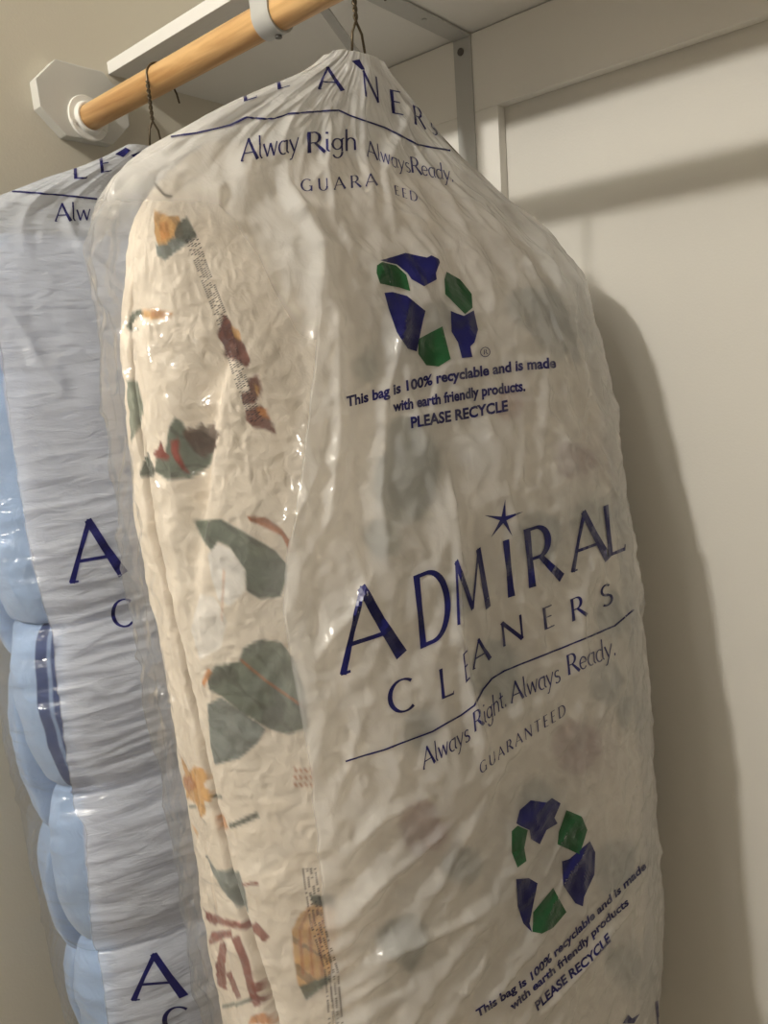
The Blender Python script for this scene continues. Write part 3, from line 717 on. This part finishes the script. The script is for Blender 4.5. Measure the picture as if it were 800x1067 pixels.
def wr_front(s, z, u, n):
    r = np.hypot(u + 0.01, z - 0.30) + 1e-4; th = np.arctan2(u + 0.01, -(z - 0.30))
    top = sstep(-0.05, 0.08, z); low = sstep(-0.30, -0.42, z); mid = (1 - top) * (1 - low)
    front = sstep(0.0, 0.03, n)
    left = sstep(-0.17, -0.23, u)
    h = top * (0.0075 * np.clip((r - 0.03) / 0.1, 0.05, 1.0) * (ridge(th * 3.2 + 1.3 * vnoise(r * 9, th * 3, 3), r * 5, 31) - 0.5) + np.clip((r - 0.04) / 0.14, 0.0, 1) * (0.006 * dirridge(s, z, 55, 0.09, 0.03, 33) + 0.005 * dirridge(s, z, 110, 0.08, 0.03, 35)))
    h = h + mid * front * (0.010 * dirridge(s, z, 97, 0.30, 0.045, 41) + 0.006 * dirridge(s, z, 60, 0.10, 0.026, 43) + 0.005 * dirridge(s, z, 125, 0.09, 0.026, 45))
    lowL = low * (0.35 + 0.65 * sstep(0.16, -0.1, u))
    h = h + front * lowL * (0.009 * dirridge(s, z, 38, 0.16, 0.030, 51) + 0.005 * dirridge(s, z, 22, 0.10, 0.018, 53)) + low * front * 0.003 * dirridge(s, z, 80, 0.12, 0.03, 55)
    h = h + (1 - front) * 0.008 * (dirridge(s, z, 85, 0.2, 0.035, 57) + 0.8 * dirridge(s, z, 45, 0.10, 0.025, 58))
    h = h + np.clip((r - 0.03) / 0.12, 0.05, 1) * (0.0032 * (ridge(s * 36, z * 36, 61) - 0.5) + 0.0016 * (ridge(s * 85, z * 75, 63) - 0.5) + 0.0016 * front * (ridge(s * 64 + z * 30, z * 48 - s * 20, 65) - 0.5))
    return h
P, s_f, Z_f, u_f, n_f = make_film(HF, (FLM_L, FLM_R, FLM_F, FLM_B), (2.4, 3.2), wr_front, None, rows_f, ang_f, None, None, None, None, None)
nrf, ncf = P.shape[:2]; PFf = P.reshape(-1, 3); Ff = grid_faces(nrf, ncf); bvh_f = bvh_of(PFf, Ff)
def edge_cols(bvh, ncols, zr, poly):
    """column index of the printed panel's near edge for each row, traced along the photograph's edge"""
    zs, cs = [], []
    for a, b in zip(poly, poly[1:]):
        for k in range(12):
            x, y = a[0] + (b[0] - a[0]) * k / 12, a[1] + (b[1] - a[1]) * k / 12
            hit = bvh.ray_cast(CAMP, ray_dir(x, y))
            if hit[0] is not None: zs.append(hit[0].z - ZO); cs.append(hit[2] % ncols)
    o = np.argsort(zs); zs = np.array(zs)[o]; cs = np.array(cs, float)[o]
    v = np.interp(zr, zs, cs); k = np.hanning(9); k /= k.sum()
    return np.convolve(np.pad(v, 4, mode='edge'), k, 'valid')
ec = edge_cols(bvh_f, ncf, rows_f, [(336, 252), (332, 330), (322, 420), (312, 500), (299, 580), (297, 640), (308, 700), (318, 760), (328, 830), (334, 900), (340, 960), (352, 1066)])
def remap(A, e, j0):
    k = np.arange(A.shape[1], dtype=float); N = A.shape[1] - 1; out = np.empty_like(A)
    for i in range(A.shape[0]):
        g = np.where(k <= j0, k * e[i] / j0, e[i] + (k - j0) * (N - e[i]) / (N - j0))
        if A.ndim == 3:
            for c in range(A.shape[2]): out[i, :, c] = np.interp(g, k, A[i, :, c])
        else: out[i] = np.interp(g, k, A[i])
    return out
j0 = int(round(np.median(ec)))
P, s_f, u_f = remap(P, ec, j0), remap(s_f, ec, j0), remap(u_f, ec, j0)
ec = np.full(len(rows_f), float(j0))
J = np.arange(ncf)[None, :] + 0 * Z_f; dj = J - ec[:, None]
jr = int(np.argmax(u_f[200])) + 40
# the panel's near edge stands a little proud and turns to the lamp
lip = 0.009 * np.exp(-(np.clip(dj, 0, None) / 9.0) ** 2) * (dj > -1) * sstep(0.14, 0.08, Z_f)
lip = lip + 0.009 * np.exp(-(np.clip(-dj, 0, None) / 3.0) ** 2) * (dj <= -1) * sstep(0.14, 0.08, Z_f)
P = P + (DN * 0.8 - DU * 0.2)[None, None, :] * lip[..., None]
# single sharp creases in the film
def crease(P, bvh, pts, hgt, wid):
    w3 = []
    for a, b in zip(pts, pts[1:]):
        nn_ = max(3, int(math.hypot(b[0] - a[0], b[1] - a[1]) / 2))
        for k in range(nn_):
            hit = bvh.ray_cast(CAMP, ray_dir(a[0] + (b[0] - a[0]) * k / nn_, a[1] + (b[1] - a[1]) * k / nn_))
            if hit[0] is not None: w3.append((np.array(hit[0]), np.array(hit[1]), (ray_dir(*a))))
    if len(w3) < 4: return P
    L = np.array([q[0] for q in w3]); nrm = np.mean([q[1] if np.dot(q[1], q[2]) < 0 else -q[1] for q in w3], axis=0); nrm /= np.linalg.norm(nrm)
    Q = P.reshape(-1, 3); lo, hi = L.min(0) - 0.012, L.max(0) + 0.012
    sel = np.where(((Q > lo) & (Q < hi)).all(1))[0]
    if not len(sel): return P
    d = np.linalg.norm(Q[sel][:, None, :] - L[None], axis=2); k = d.argmin(1); dm = d.min(1)
    t = k / (len(L) - 1); env = np.clip(np.minimum(t, 1 - t) * 6, 0.1, 1)
    Q[sel] += nrm[None, :] * (hgt * env * np.exp(-np.abs(dm / wid) ** 1.3))[:, None]
    return Q.reshape(P.shape)
for pts, hgt, wid in (
    ([(238, 190), (228, 200), (227, 222), (236, 230), (250, 238), (254, 248)], 0.006, 0.004), ([(180, 392), (193, 378), (212, 388)], 0.004, 0.003),
    ([(128, 195), (122, 225), (106, 262), (97, 280)], 0.004, 0.003), ([(86, 420), (112, 432)], 0.004, 0.003), ([(92, 318), (118, 310)], 0.003, 0.003),
    ([(128, 505), (180, 570), (240, 610)], 0.003, 0.003), ([(150, 715), (185, 732), (218, 742)], 0.005, 0.003), ([(110, 560), (145, 690)], 0.003, 0.003),
    ([(340, 850), (305, 885), (275, 905), (256, 915), (250, 925)], 0.006, 0.004), ([(300, 890), (310, 850), (330, 830)], 0.005, 0.004), ([(165, 895), (255, 920), (330, 985)], 0.003, 0.003),
    ([(225, 790), (290, 690), (330, 660)], 0.003, 0.003), ([(240, 350), (260, 420), (262, 470)], 0.003, 0.003),
    ([(388, 600), (368, 640), (345, 662), (318, 700)], 0.008, 0.005), ([(385, 62), (374, 120), (378, 165), (392, 230)], 0.006, 0.006), ([(430, 110), (400, 180), (412, 250)], 0.005, 0.005),
    ([(345, 120), (340, 175), (350, 240)], 0.005, 0.005), ([(462, 470), (474, 560), (476, 660), (492, 740), (512, 800)], 0.008, 0.005), ([(300, 190), (335, 255), (340, 330)], 0.006, 0.006),
    ([(560, 1060), (610, 1000), (670, 925)], 0.007, 0.006), ([(345, 900), (400, 850), (440, 832)], 0.007, 0.006), ([(350, 960), (420, 900), (480, 850)], 0.007, 0.006), ([(355, 1010), (430, 985), (520, 940)], 0.007, 0.006),
    ([(540, 250), (575, 330), (610, 420)], 0.004, 0.005), ([(430, 300), (400, 420), (395, 520), (405, 600)], 0.006, 0.006), ([(350, 300), (352, 450), (340, 560)], 0.007, 0.007), ([(560, 440), (620, 480), (655, 540)], 0.004, 0.004), ([(520, 480), (540, 560), (530, 640)], 0.004, 0.004)):
    P = crease(P, bvh_f, pts, hgt, wid)
PFf = P.reshape(-1, 3); bvh_f = bvh_of(PFf, Ff)
upper = sstep(0.105, 0.165, Z_f + 0.10 * sstep(-40, 0, dj) - 0.02 * sstep(-50, -100, dj))
printed = (dj >= 0) & (J <= jr)
haze = np.where(printed, 0.60, 0.06 + 0.62 * upper + 0.10 * sstep(-30, -2, dj))
haze = np.where(J > jr, 0.6, haze)
haze = np.where(J < 22, np.maximum(haze, 0.10), haze)
haze = haze + np.where(printed, 0.10 * (fbm(s_f * 12, Z_f * 8, 77) - 0.5), 0)
face_pr = (printed.reshape(-1)[Ff].all(axis=1))
bagF = thing('garment_bag', (HF[0], HF[1], ZO - 1.08), 'large plastic garment bag in front, over the floral comforter', 'garment bag', 'plastic garment bags on the rod')
o = grid_mesh('printed_panel', PFf, Ff[face_pr], M_MILKY, bagF, attr=haze.reshape(-1)); o['label'] = 'milky white printed film'
o = grid_mesh('clear_gusset', PFf, Ff[~face_pr], M_MILKY, bagF, attr=haze.reshape(-1)); o['label'] = 'clear see-through film'
# --- printing on the front bag
p = Print(bvh_f)
up = (-0.10, -1.0)
for a in (('A', 355, 703.5, 421, 681.5, 82), ('D', 436, 677, 474, 661, 76), ('M', 476, 652, 512, 631, 64), ('I', 527, 623.5, 538, 620, 59), ('R', 549, 613.5, 585, 602, 61), ('A', 595, 596.5, 635, 582, 57), ('L', 632, 581, 652, 573, 53)):
    p = Print(bvh_f); p.letter(*a, lean=up); p.build('brand_letter', M_INK, bagF)
p = Print(bvh_f); c = (524, 541)
for tip in ((526, 520), (545, 533), (533.5, 559), (511, 560), (504, 537)):
    d = np.array(tip) - np.array(c); l = np.hypot(*d); q = np.array([-d[1], d[0]]) / l * 2.6
    p.poly([tuple(np.array(c) + q), tuple(np.array(c) - d * 0.15), tuple(np.array(c) - q), tip])
p.build('star_emblem', M_INK, bagF)
p = Print(bvh_f); p.letter('L', 684, 1075, 696, 1066, 30, up); p.build('brand_letter', M_INK, bagF)
p = Print(bvh_f); p.poly([(648, 1066), (654, 1057), (658, 1061), (666, 1056), (660, 1066)]); p.build('star_emblem', M_INK, bagF)
p = Print(bvh_f)
for a in (('C', 405, 747, 434, 738, 35), ('L', 459, 729, 473, 723, 31), ('E', 485, 712, 490, 706, 30), ('A', 492, 698, 511, 686, 27), ('N', 522, 675, 547, 664, 25), ('E', 566, 657, 578, 652, 23), ('R', 595, 648, 611, 641, 23), ('S', 626, 634, 639, 628, 22)):
    p = Print(bvh_f); p.letter(*a, lean=up); p.build('business_letter', M_INK, bagF)
for a in (('L', 253, 107, 268, 102, 18), ('E', 288, 94, 303, 90, 17), ('A', 331, 93, 358, 95, 24), ('N', 379, 100, 396, 108, 27), ('E', 407, 118, 421, 121, 25), ('R', 431, 129, 443, 135, 20), ('S', 449, 139, 456, 142, 13)):
    p = Print(bvh_f); p.letter(*a, lean=(-0.10, -1.0)); p.build('business_letter', M_INK, bagF)
p = Print(bvh_f); p.poly([(366, 64), (374, 62), (380, 73), (376, 73)]); p.build('brand_letter', M_INK, bagF)
p = Print(bvh_f)
p.line([(360, 793), (400, 781), (450, 762), (480, 745), (494, 735), (503, 718), (512, 707), (525, 699), (560, 685), (605, 667), (640, 652), (660, 635)], 1.8)
p.build('rule_line', M_INK, bagF); p = Print(bvh_f)
p.line([(178, 143), (205, 139), (240, 131), (257, 122.5), (270, 124), (285, 124), (300, 119), (325, 117), (352, 115), (365, 121), (400, 133), (420, 143), (435, 151), (450, 154), (469, 157)], 1.8)
p.build('rule_line', M_INK, bagF)
p = Print(bvh_f)
p.word('Alway', [(251, 169), (312, 158)], 23, (-0.02, -1)); p.word('Righ', [(319, 160), (372, 157)], 22, (-0.02, -1))
p.word('Always', [(382, 163), (428, 181)], (18, 16), (-0.12, -1), 1); p.word('Ready.', [(428, 180), (473, 190)], 17, (-0.12, -1), 1)
p.word('GUARA', [(313, 200), (340, 199), (398, 193)], 13, (-0.05, -1), 1, 0.35); p.word('EED', [(411, 203), (438, 212)], 10, (-0.1, -1), 1, 0.3)
p.word('Always', [(440.6, 802), (490, 771)], (21, 20), up); p.word('Right.', [(494, 763), (528, 735)], (20, 22), up, 1); p.word('Always', [(532, 733), (584, 710)], 21, up, 1); p.word('Ready.', [(591, 704), (642, 682)], 21, up, 1)
p.word('GUARANTEED', [(500, 807), (530, 783), (556, 765), (592, 743)], 12, up, 1, 0.3)
p.build('slogan_lettering', [M_INK, M_INKT], bagF)
p = Print(bvh_f)
p.sans('This bag is 100% recyclable and is made', [(360.6, 424), (393, 416), (424, 407), (461, 398), (514, 390), (544, 385.5), (579, 383)], 10.5, (-0.06, -1))
p.sans('with earth friendly products.', [(409, 429), (450, 422), (500, 413), (547, 407)], 10.5, (-0.06, -1))
p.sans('PLEASE RECYCLE', [(428, 446), (480, 437), (529, 428)], 11, (-0.06, -1))
p.sans('This bag is 100% recyclable and is made', [(497, 1060), (552, 1023), (606, 969), (673, 904)], 8.5, (-0.25, -0.9))
p.sans('with earth friendly products', [(533, 1053), (569, 1021), (599, 995), (633, 961), (655, 942)], 8.5, (-0.32, -0.85))
p.sans('PLEASE RECYCLE', [(559.5, 1053), (589.6, 1024), (615, 1003), (636, 980)], 10, (-0.32, -0.85))
p.build('recycling_notice', M_INK, bagF)
p = Print(bvh_f); e = lambda q: crop(q, 330, 230, 2.286)
p.poly(e([(150, 95), (210, 77), (262, 88), (272, 83), (290, 92), (292, 100), (283, 125), (285, 140), (255, 157), (225, 140), (215, 125), (190, 105)]), 0)
p.poly(e([(143, 107), (155, 99), (188, 107), (213, 130), (222, 168), (195, 160), (150, 150), (142, 125)]), 1)
p.poly(e([(308, 122), (340, 140), (368, 175), (370, 208), (352, 223), (305, 175), (303, 140)]), 1)
p.poly(e([(160, 172), (180, 170), (215, 180), (258, 215), (252, 240), (242, 245), (237, 312), (215, 305), (190, 265), (170, 210)]), 0)
p.poly(e([(318, 215), (330, 220), (350, 227), (373, 214), (383, 260), (375, 290), (365, 300), (370, 325), (345, 328), (335, 290), (320, 265)]), 0)
p.poly(e([(241, 282), (298, 252), (318, 330), (290, 348), (260, 345), (241, 318)]), 1)
p.word('R', [(503.4, 369.5), (507.6, 369)], 5, (-0.06, -1)); p.line([(505 + 5 * math.cos(k * .524), 367 + 5 * math.sin(k * .524)) for k in range(13)], 0.8)
p.build('recycling_emblem', [M_INK, M_INKG], bagF)
p = Print(bvh_f); e = lambda q: crop(q, 430, 800, 2.162)
p.poly(e([(232, 125), (240, 95), (265, 73), (300, 78), (312, 68), (332, 80), (318, 112), (325, 125), (300, 140), (285, 172), (265, 160), (262, 140), (240, 130)]), 0)
p.poly(e([(222, 142), (235, 130), (258, 140), (250, 180), (255, 210), (235, 225), (222, 190)]), 1)
p.poly(e([(345, 95), (380, 110), (392, 140), (375, 195), (325, 172), (328, 145)]), 1)
p.poly(e([(398, 165), (410, 190), (408, 240), (385, 290), (382, 312), (365, 305), (338, 265), (335, 210), (352, 205), (358, 225), (375, 210)]), 0)
p.poly(e([(232, 250), (260, 248), (280, 260), (275, 285), (262, 290), (262, 350), (268, 370), (248, 350), (235, 310)]), 0)
p.poly(e([(270, 325), (315, 270), (345, 325), (315, 360), (290, 373), (269, 369)]), 1)
p.build('recycling_emblem', [M_INK, M_INKG], bagF)
# fine print marks running down the clear side
p = Print(bvh_f); rng = random.Random(4)
def ticks(path, w_, cols):
    P_ = np.array(path, float); L = np.r_[0, np.cumsum(np.hypot(*np.diff(P_, axis=0).T))]; d = 0
    while d < L[-1]:
        x, y = np.interp(d, L, P_[:, 0]), np.interp(d, L, P_[:, 1])
        for c in range(cols):
            if rng.random() < 0.75:
                xx = x + (c / max(cols - 1, 1) - 0.5) * w_; p.line([(xx - 1.2, y + 0.7), (xx + 1.2, y - 0.7)], 0.9)
        d += 2.3
ticks([(200, 250), (215, 290), (232, 335), (252, 400), (268, 440)], 11, 4); ticks([(322, 905), (330, 960), (345, 1010), (350, 1066)], 13, 4)
o = p.build('fine_print', M_MARK, bagF)

# ------------------------------------------------------------------ REAR BAG: blue striped comforter
def shift(t, k): return [(a, b + k) for a, b in t]
BU_L = [(0.17, -0.20), (0.14, -0.245), (0.08, -0.262), (-0.15, -0.270), (-0.4, -0.270), (-0.7, -0.268), (-1.06, -0.25)]
BU_R = FU_R
BN_F = [(0.17, 0.012), (0.14, 0.035), (0.08, 0.055), (-0.15, 0.080), (-0.4, 0.086), (-0.7, 0.09), (-1.06, 0.08)]
BN_B = [(0.17, -0.025), (0.14, -0.045), (0.08, -0.07), (-0.15, -0.100), (-0.4, -0.118), (-0.7, -0.115), (-1.06, -0.10)]
zb_ = zrows(0.168, -0.80, -1.05, 0.003, 0.02); ab = angles(110, 70, 30, 30)
u, n = body(zb_, ab, (BU_L, BU_R, BN_F, BN_B), 4.2); Z = np.repeat(zb_[:, None], len(ab), 1)
xx, yy = sec_angle(ab, 4.2, 1, 1); left = sstep(-0.5, -0.9, xx)[None, :]
lay = sstep(-0.012, 0.012, n)               # 0: layer towards the left wall, 1: layer towards the lens
pin1 = np.array([0.2, 0.02, -0.255, -0.455, -0.665, -0.86, -1.08]); pin0 = np.array([0.2, -0.03, -0.32, -0.54, -0.72, -0.9, -1.08])
def puff(z, pins):
    k = np.clip(np.searchsorted(-pins, -z) - 1, 0, len(pins) - 2); t = (pins[k] - z) / (pins[k] - pins[k + 1])
    return np.sqrt(np.clip(1 - (2 * np.clip(t, 0, 1) - 1) ** 2, 0, 1))
pf = puff(Z, pin1) * lay + puff(Z, pin0) * (1 - lay)
low = sstep(-0.1, -0.3, Z)
u = u - left * (pf - 0.75) * 0.026 * (0.25 + 0.75 * low)
n = n + (pf - 0.5) * 0.020 * sstep(0.3, 0.9, yy)[None, :] * (0.3 + 0.7 * low) - (pf - 0.5) * 0.02 * sstep(-0.3, -0.9, yy)[None, :]
u = u + left * 0.06 * np.exp(-((n + 0.005 - 0.012 * np.sin(Z * 9)) / 0.010) ** 2) * sstep(-0.18, -0.30, Z)
sB = np.cumsum(np.r_[0, np.hypot(np.diff(u[120]), np.diff(n[120]))])[None, :]
bl = 0.007 * (fbm(sB * 18, Z * 12, 101) - 0.5) + 0.003 * (ridge(sB * 35, Z * 35, 103) - 0.5)
dirx = u - 0.02; r_ = np.hypot(dirx, n * 2.5) + 1e-6; u = u + bl * dirx / r_; n = n + bl * n * 2.5 / r_
P = W(HB, u, n, Z); nr2, nc2 = P.shape[:2]; PB = P.reshape(-1, 3); FB = grid_faces(nr2, nc2)
bvh_b = bvh_of(PB, FB)
def col_at(px, py):
    hit = bvh_b.ray_cast(CAMP, ray_dir(px, py)); return hit[2] % nc2 if hit[0] is not None else None
j_st = col_at(64, 790) or 95
LB = np.array(lin(164, 188, 224)[:3]); WB = np.array(lin(200, 208, 228)[:3]); NV = np.array(lin(70, 84, 128)[:3]); MB_ = np.array(lin(140, 160, 196)[:3])
dyeb = np.repeat(LB[None, :], nr2 * nc2, 0).reshape(nr2, nc2, 3).copy()
jb = np.arange(nc2)
wh = (jb > j_st + 8); dyeb[:, wh] = WB
for a, b, c in ((-4, -1, NV), (0, 1, NV), (2, 3, MB_), (4, 6, NV)):
    dyeb[:, (jb >= j_st + a) & (jb <= j_st + b)] = c
st_ = (Z > -0.255) | (Z < -0.462)
dyeb[st_] = np.where((jb > j_st + 4)[None, :, None], WB, LB)[0 * Z.astype(int), np.arange(nc2)[None, :]][st_]
dyeb *= (0.95 + 0.1 * fbm(sB * 25, Z * 25, 105))[..., None]
cb = grid_mesh('striped_comforter', PB, FB, M_STRIPE, origin=(HB[0], HB[1], ZO - 1.05), color=dyeb.reshape(-1, 3))
tag(cb, 'pale blue quilted comforter with navy stripes, inside the rear bag', 'comforter')

BLM_L = [(0.274, -0.030), (0.267, -0.046), (0.246, -0.113), (0.214, -0.185), (0.18, -0.25), (0.135, -0.285), (0.05, -0.288), (-0.15, -0.286), (-0.4, -0.280), (-0.7, -0.278), (-1.08, -0.27)]
BLM_F = [(0.274, 0.021), (0.26, 0.028), (0.2, 0.032), (0.15, 0.050), (0.08, 0.072), (-0.15, 0.102), (-0.4, 0.115), (-0.7, 0.118), (-1.08, 0.11)]
BLM_B = [(0.274, 0.004), (0.26, -0.008), (0.2, -0.030), (0.15, -0.054), (0.08, -0.082), (-0.15, -0.118), (-0.4, -0.140), (-0.7, -0.138), (-1.08, -0.125)]
rows_b = zrows(0.274, -0.78, -1.08, 0.0026, 0.014); ang_b = angles(110, 130, 36, 36)
def wr_back(s, z, u, n):
    r = np.hypot(u + 0.01, z - 0.30) + 1e-4; th = np.arctan2(u + 0.01, -(z - 0.30))
    top = sstep(-0.06, 0.04, z); front = sstep(-0.03, 0.03, n)
    pk = vnoise(s * 7, z * 3, 7); puck = sstep(-0.03, -0.10, z)
    h = top * (0.008 * np.clip(r / 0.1, 0.2, 1) * (ridge(th * 5 + vnoise(r * 9, th * 3, 3), r * 4, 131) - 0.5) + np.clip((r - 0.04) / 0.14, 0.0, 1) * 0.007 * dirridge(s, z, 118, 0.2, 0.035, 135))
    h = h + puck * front * (0.0060 * (0.3 + pk) * dirridge(s, z, 4, 0.085, 0.0125, 141) + 0.0035 * dirridge(s, z, -7, 0.12, 0.022, 143))
    h = h + (1 - front) * 0.004 * dirridge(s, z, 20, 0.1, 0.03, 145)
    lo_ = sstep(-0.1, -0.3, z); h = h + lo_ * 0.020 * (puff(z, pin1) - 0.75) * front
    return h + 0.006 * lo_ + np.clip((r - 0.03) / 0.12, 0.05, 1) * 0.0016 * (ridge(s * 50, z * 50, 161) - 0.5)
P, s_b, Z_b, u_b, n_b = make_film(HB, (BLM_L, FLM_R, BLM_F, BLM_B), 2.9, wr_back, None, rows_b, ang_b, None, None, None, None, None)
nrb, ncb = P.shape[:2]; PBf = P.reshape(-1, 3); FBf = grid_faces(nrb, ncb); bvh_bf = bvh_of(PBf, FBf)
eb = edge_cols(bvh_bf, ncb, rows_b, [(2, 350), (12, 430), (24, 520), (40, 600), (52, 645), (58, 660), (63, 720), (72, 790), (80, 845), (92, 862), (94, 920), (98, 975), (108, 1010), (114, 1060)])
j0 = int(round(np.median(eb))); P, u_b = remap(P, eb, j0), remap(u_b, eb, j0); eb = np.full(len(rows_b), float(j0)); PBf = P.reshape(-1, 3); bvh_bf = bvh_of(PBf, FBf)
Jb = np.arange(ncb)[None, :] + 0 * Z_b; djb = Jb - eb[:, None]; jrb = int(np.argmax(u_b[200])) + 24
prb = (djb >= 0) & (Jb <= jrb)
hzb = np.where(prb, 0.66, 0.05); hzb = np.where(Jb > jrb, 0.6, hzb)
hzb = np.maximum(hzb, 0.72 * sstep(0.02, 0.10, Z_b))
fpb = prb.reshape(-1)[FBf].all(axis=1)
bagB = thing('garment_bag', (HB[0], HB[1], ZO - 1.08), 'plastic garment bag behind at the left, over the pale blue comforter', 'garment bag', 'plastic garment bags on the rod')
o = grid_mesh('printed_panel', PBf, FBf[fpb], M_MILKYB, bagB, attr=hzb.reshape(-1)); o['label'] = 'milky white printed film'
o = grid_mesh('clear_gusset', PBf, FBf[~fpb], M_MILKYB, bagB, attr=hzb.reshape(-1)); o['label'] = 'clear see-through film'
up = (-0.12, -1)
for nm, a, ln in (('brand_letter', ('A', 73, 608, 131, 598, 62), up), ('brand_letter', ('D', 150, 594, 195, 586, 58), up), ('brand_letter', ('A', 137, 1042.5, 194, 1038, 47), (-0.06, -1)), ('business_letter', ('L', 76, 187, 91, 186, 22), (-0.05, -1)), ('business_letter', ('E', 104, 181, 117, 178, 18), (-0.1, -1)), ('business_letter', ('C', 117, 656, 141, 652, 30), (-0.1, -1)), ('business_letter', ('C', 170, 1078, 200, 1075, 28), (-0.1, -1))):
    p = Print(bvh_bf); p.letter(*a, ln); p.build(nm, M_INK, bagB)
for q in ([(120, 161), (131, 154), (136, 157), (128, 164)], [(136, 162), (148, 157), (150, 162), (141, 165)]):
    p = Print(bvh_bf); p.poly(q); p.build('brand_letter', M_INK, bagB)
p = Print(bvh_bf); p.line([(0, 199), (25, 200.5), (60, 203), (101, 207.5)], 1.8); p.build('rule_line', M_INK, bagB)
p = Print(bvh_bf); p.word('Alw', [(57, 231), (95, 230)], 19, (-0.03, -1)); p.build('slogan_lettering', M_INK, bagB)
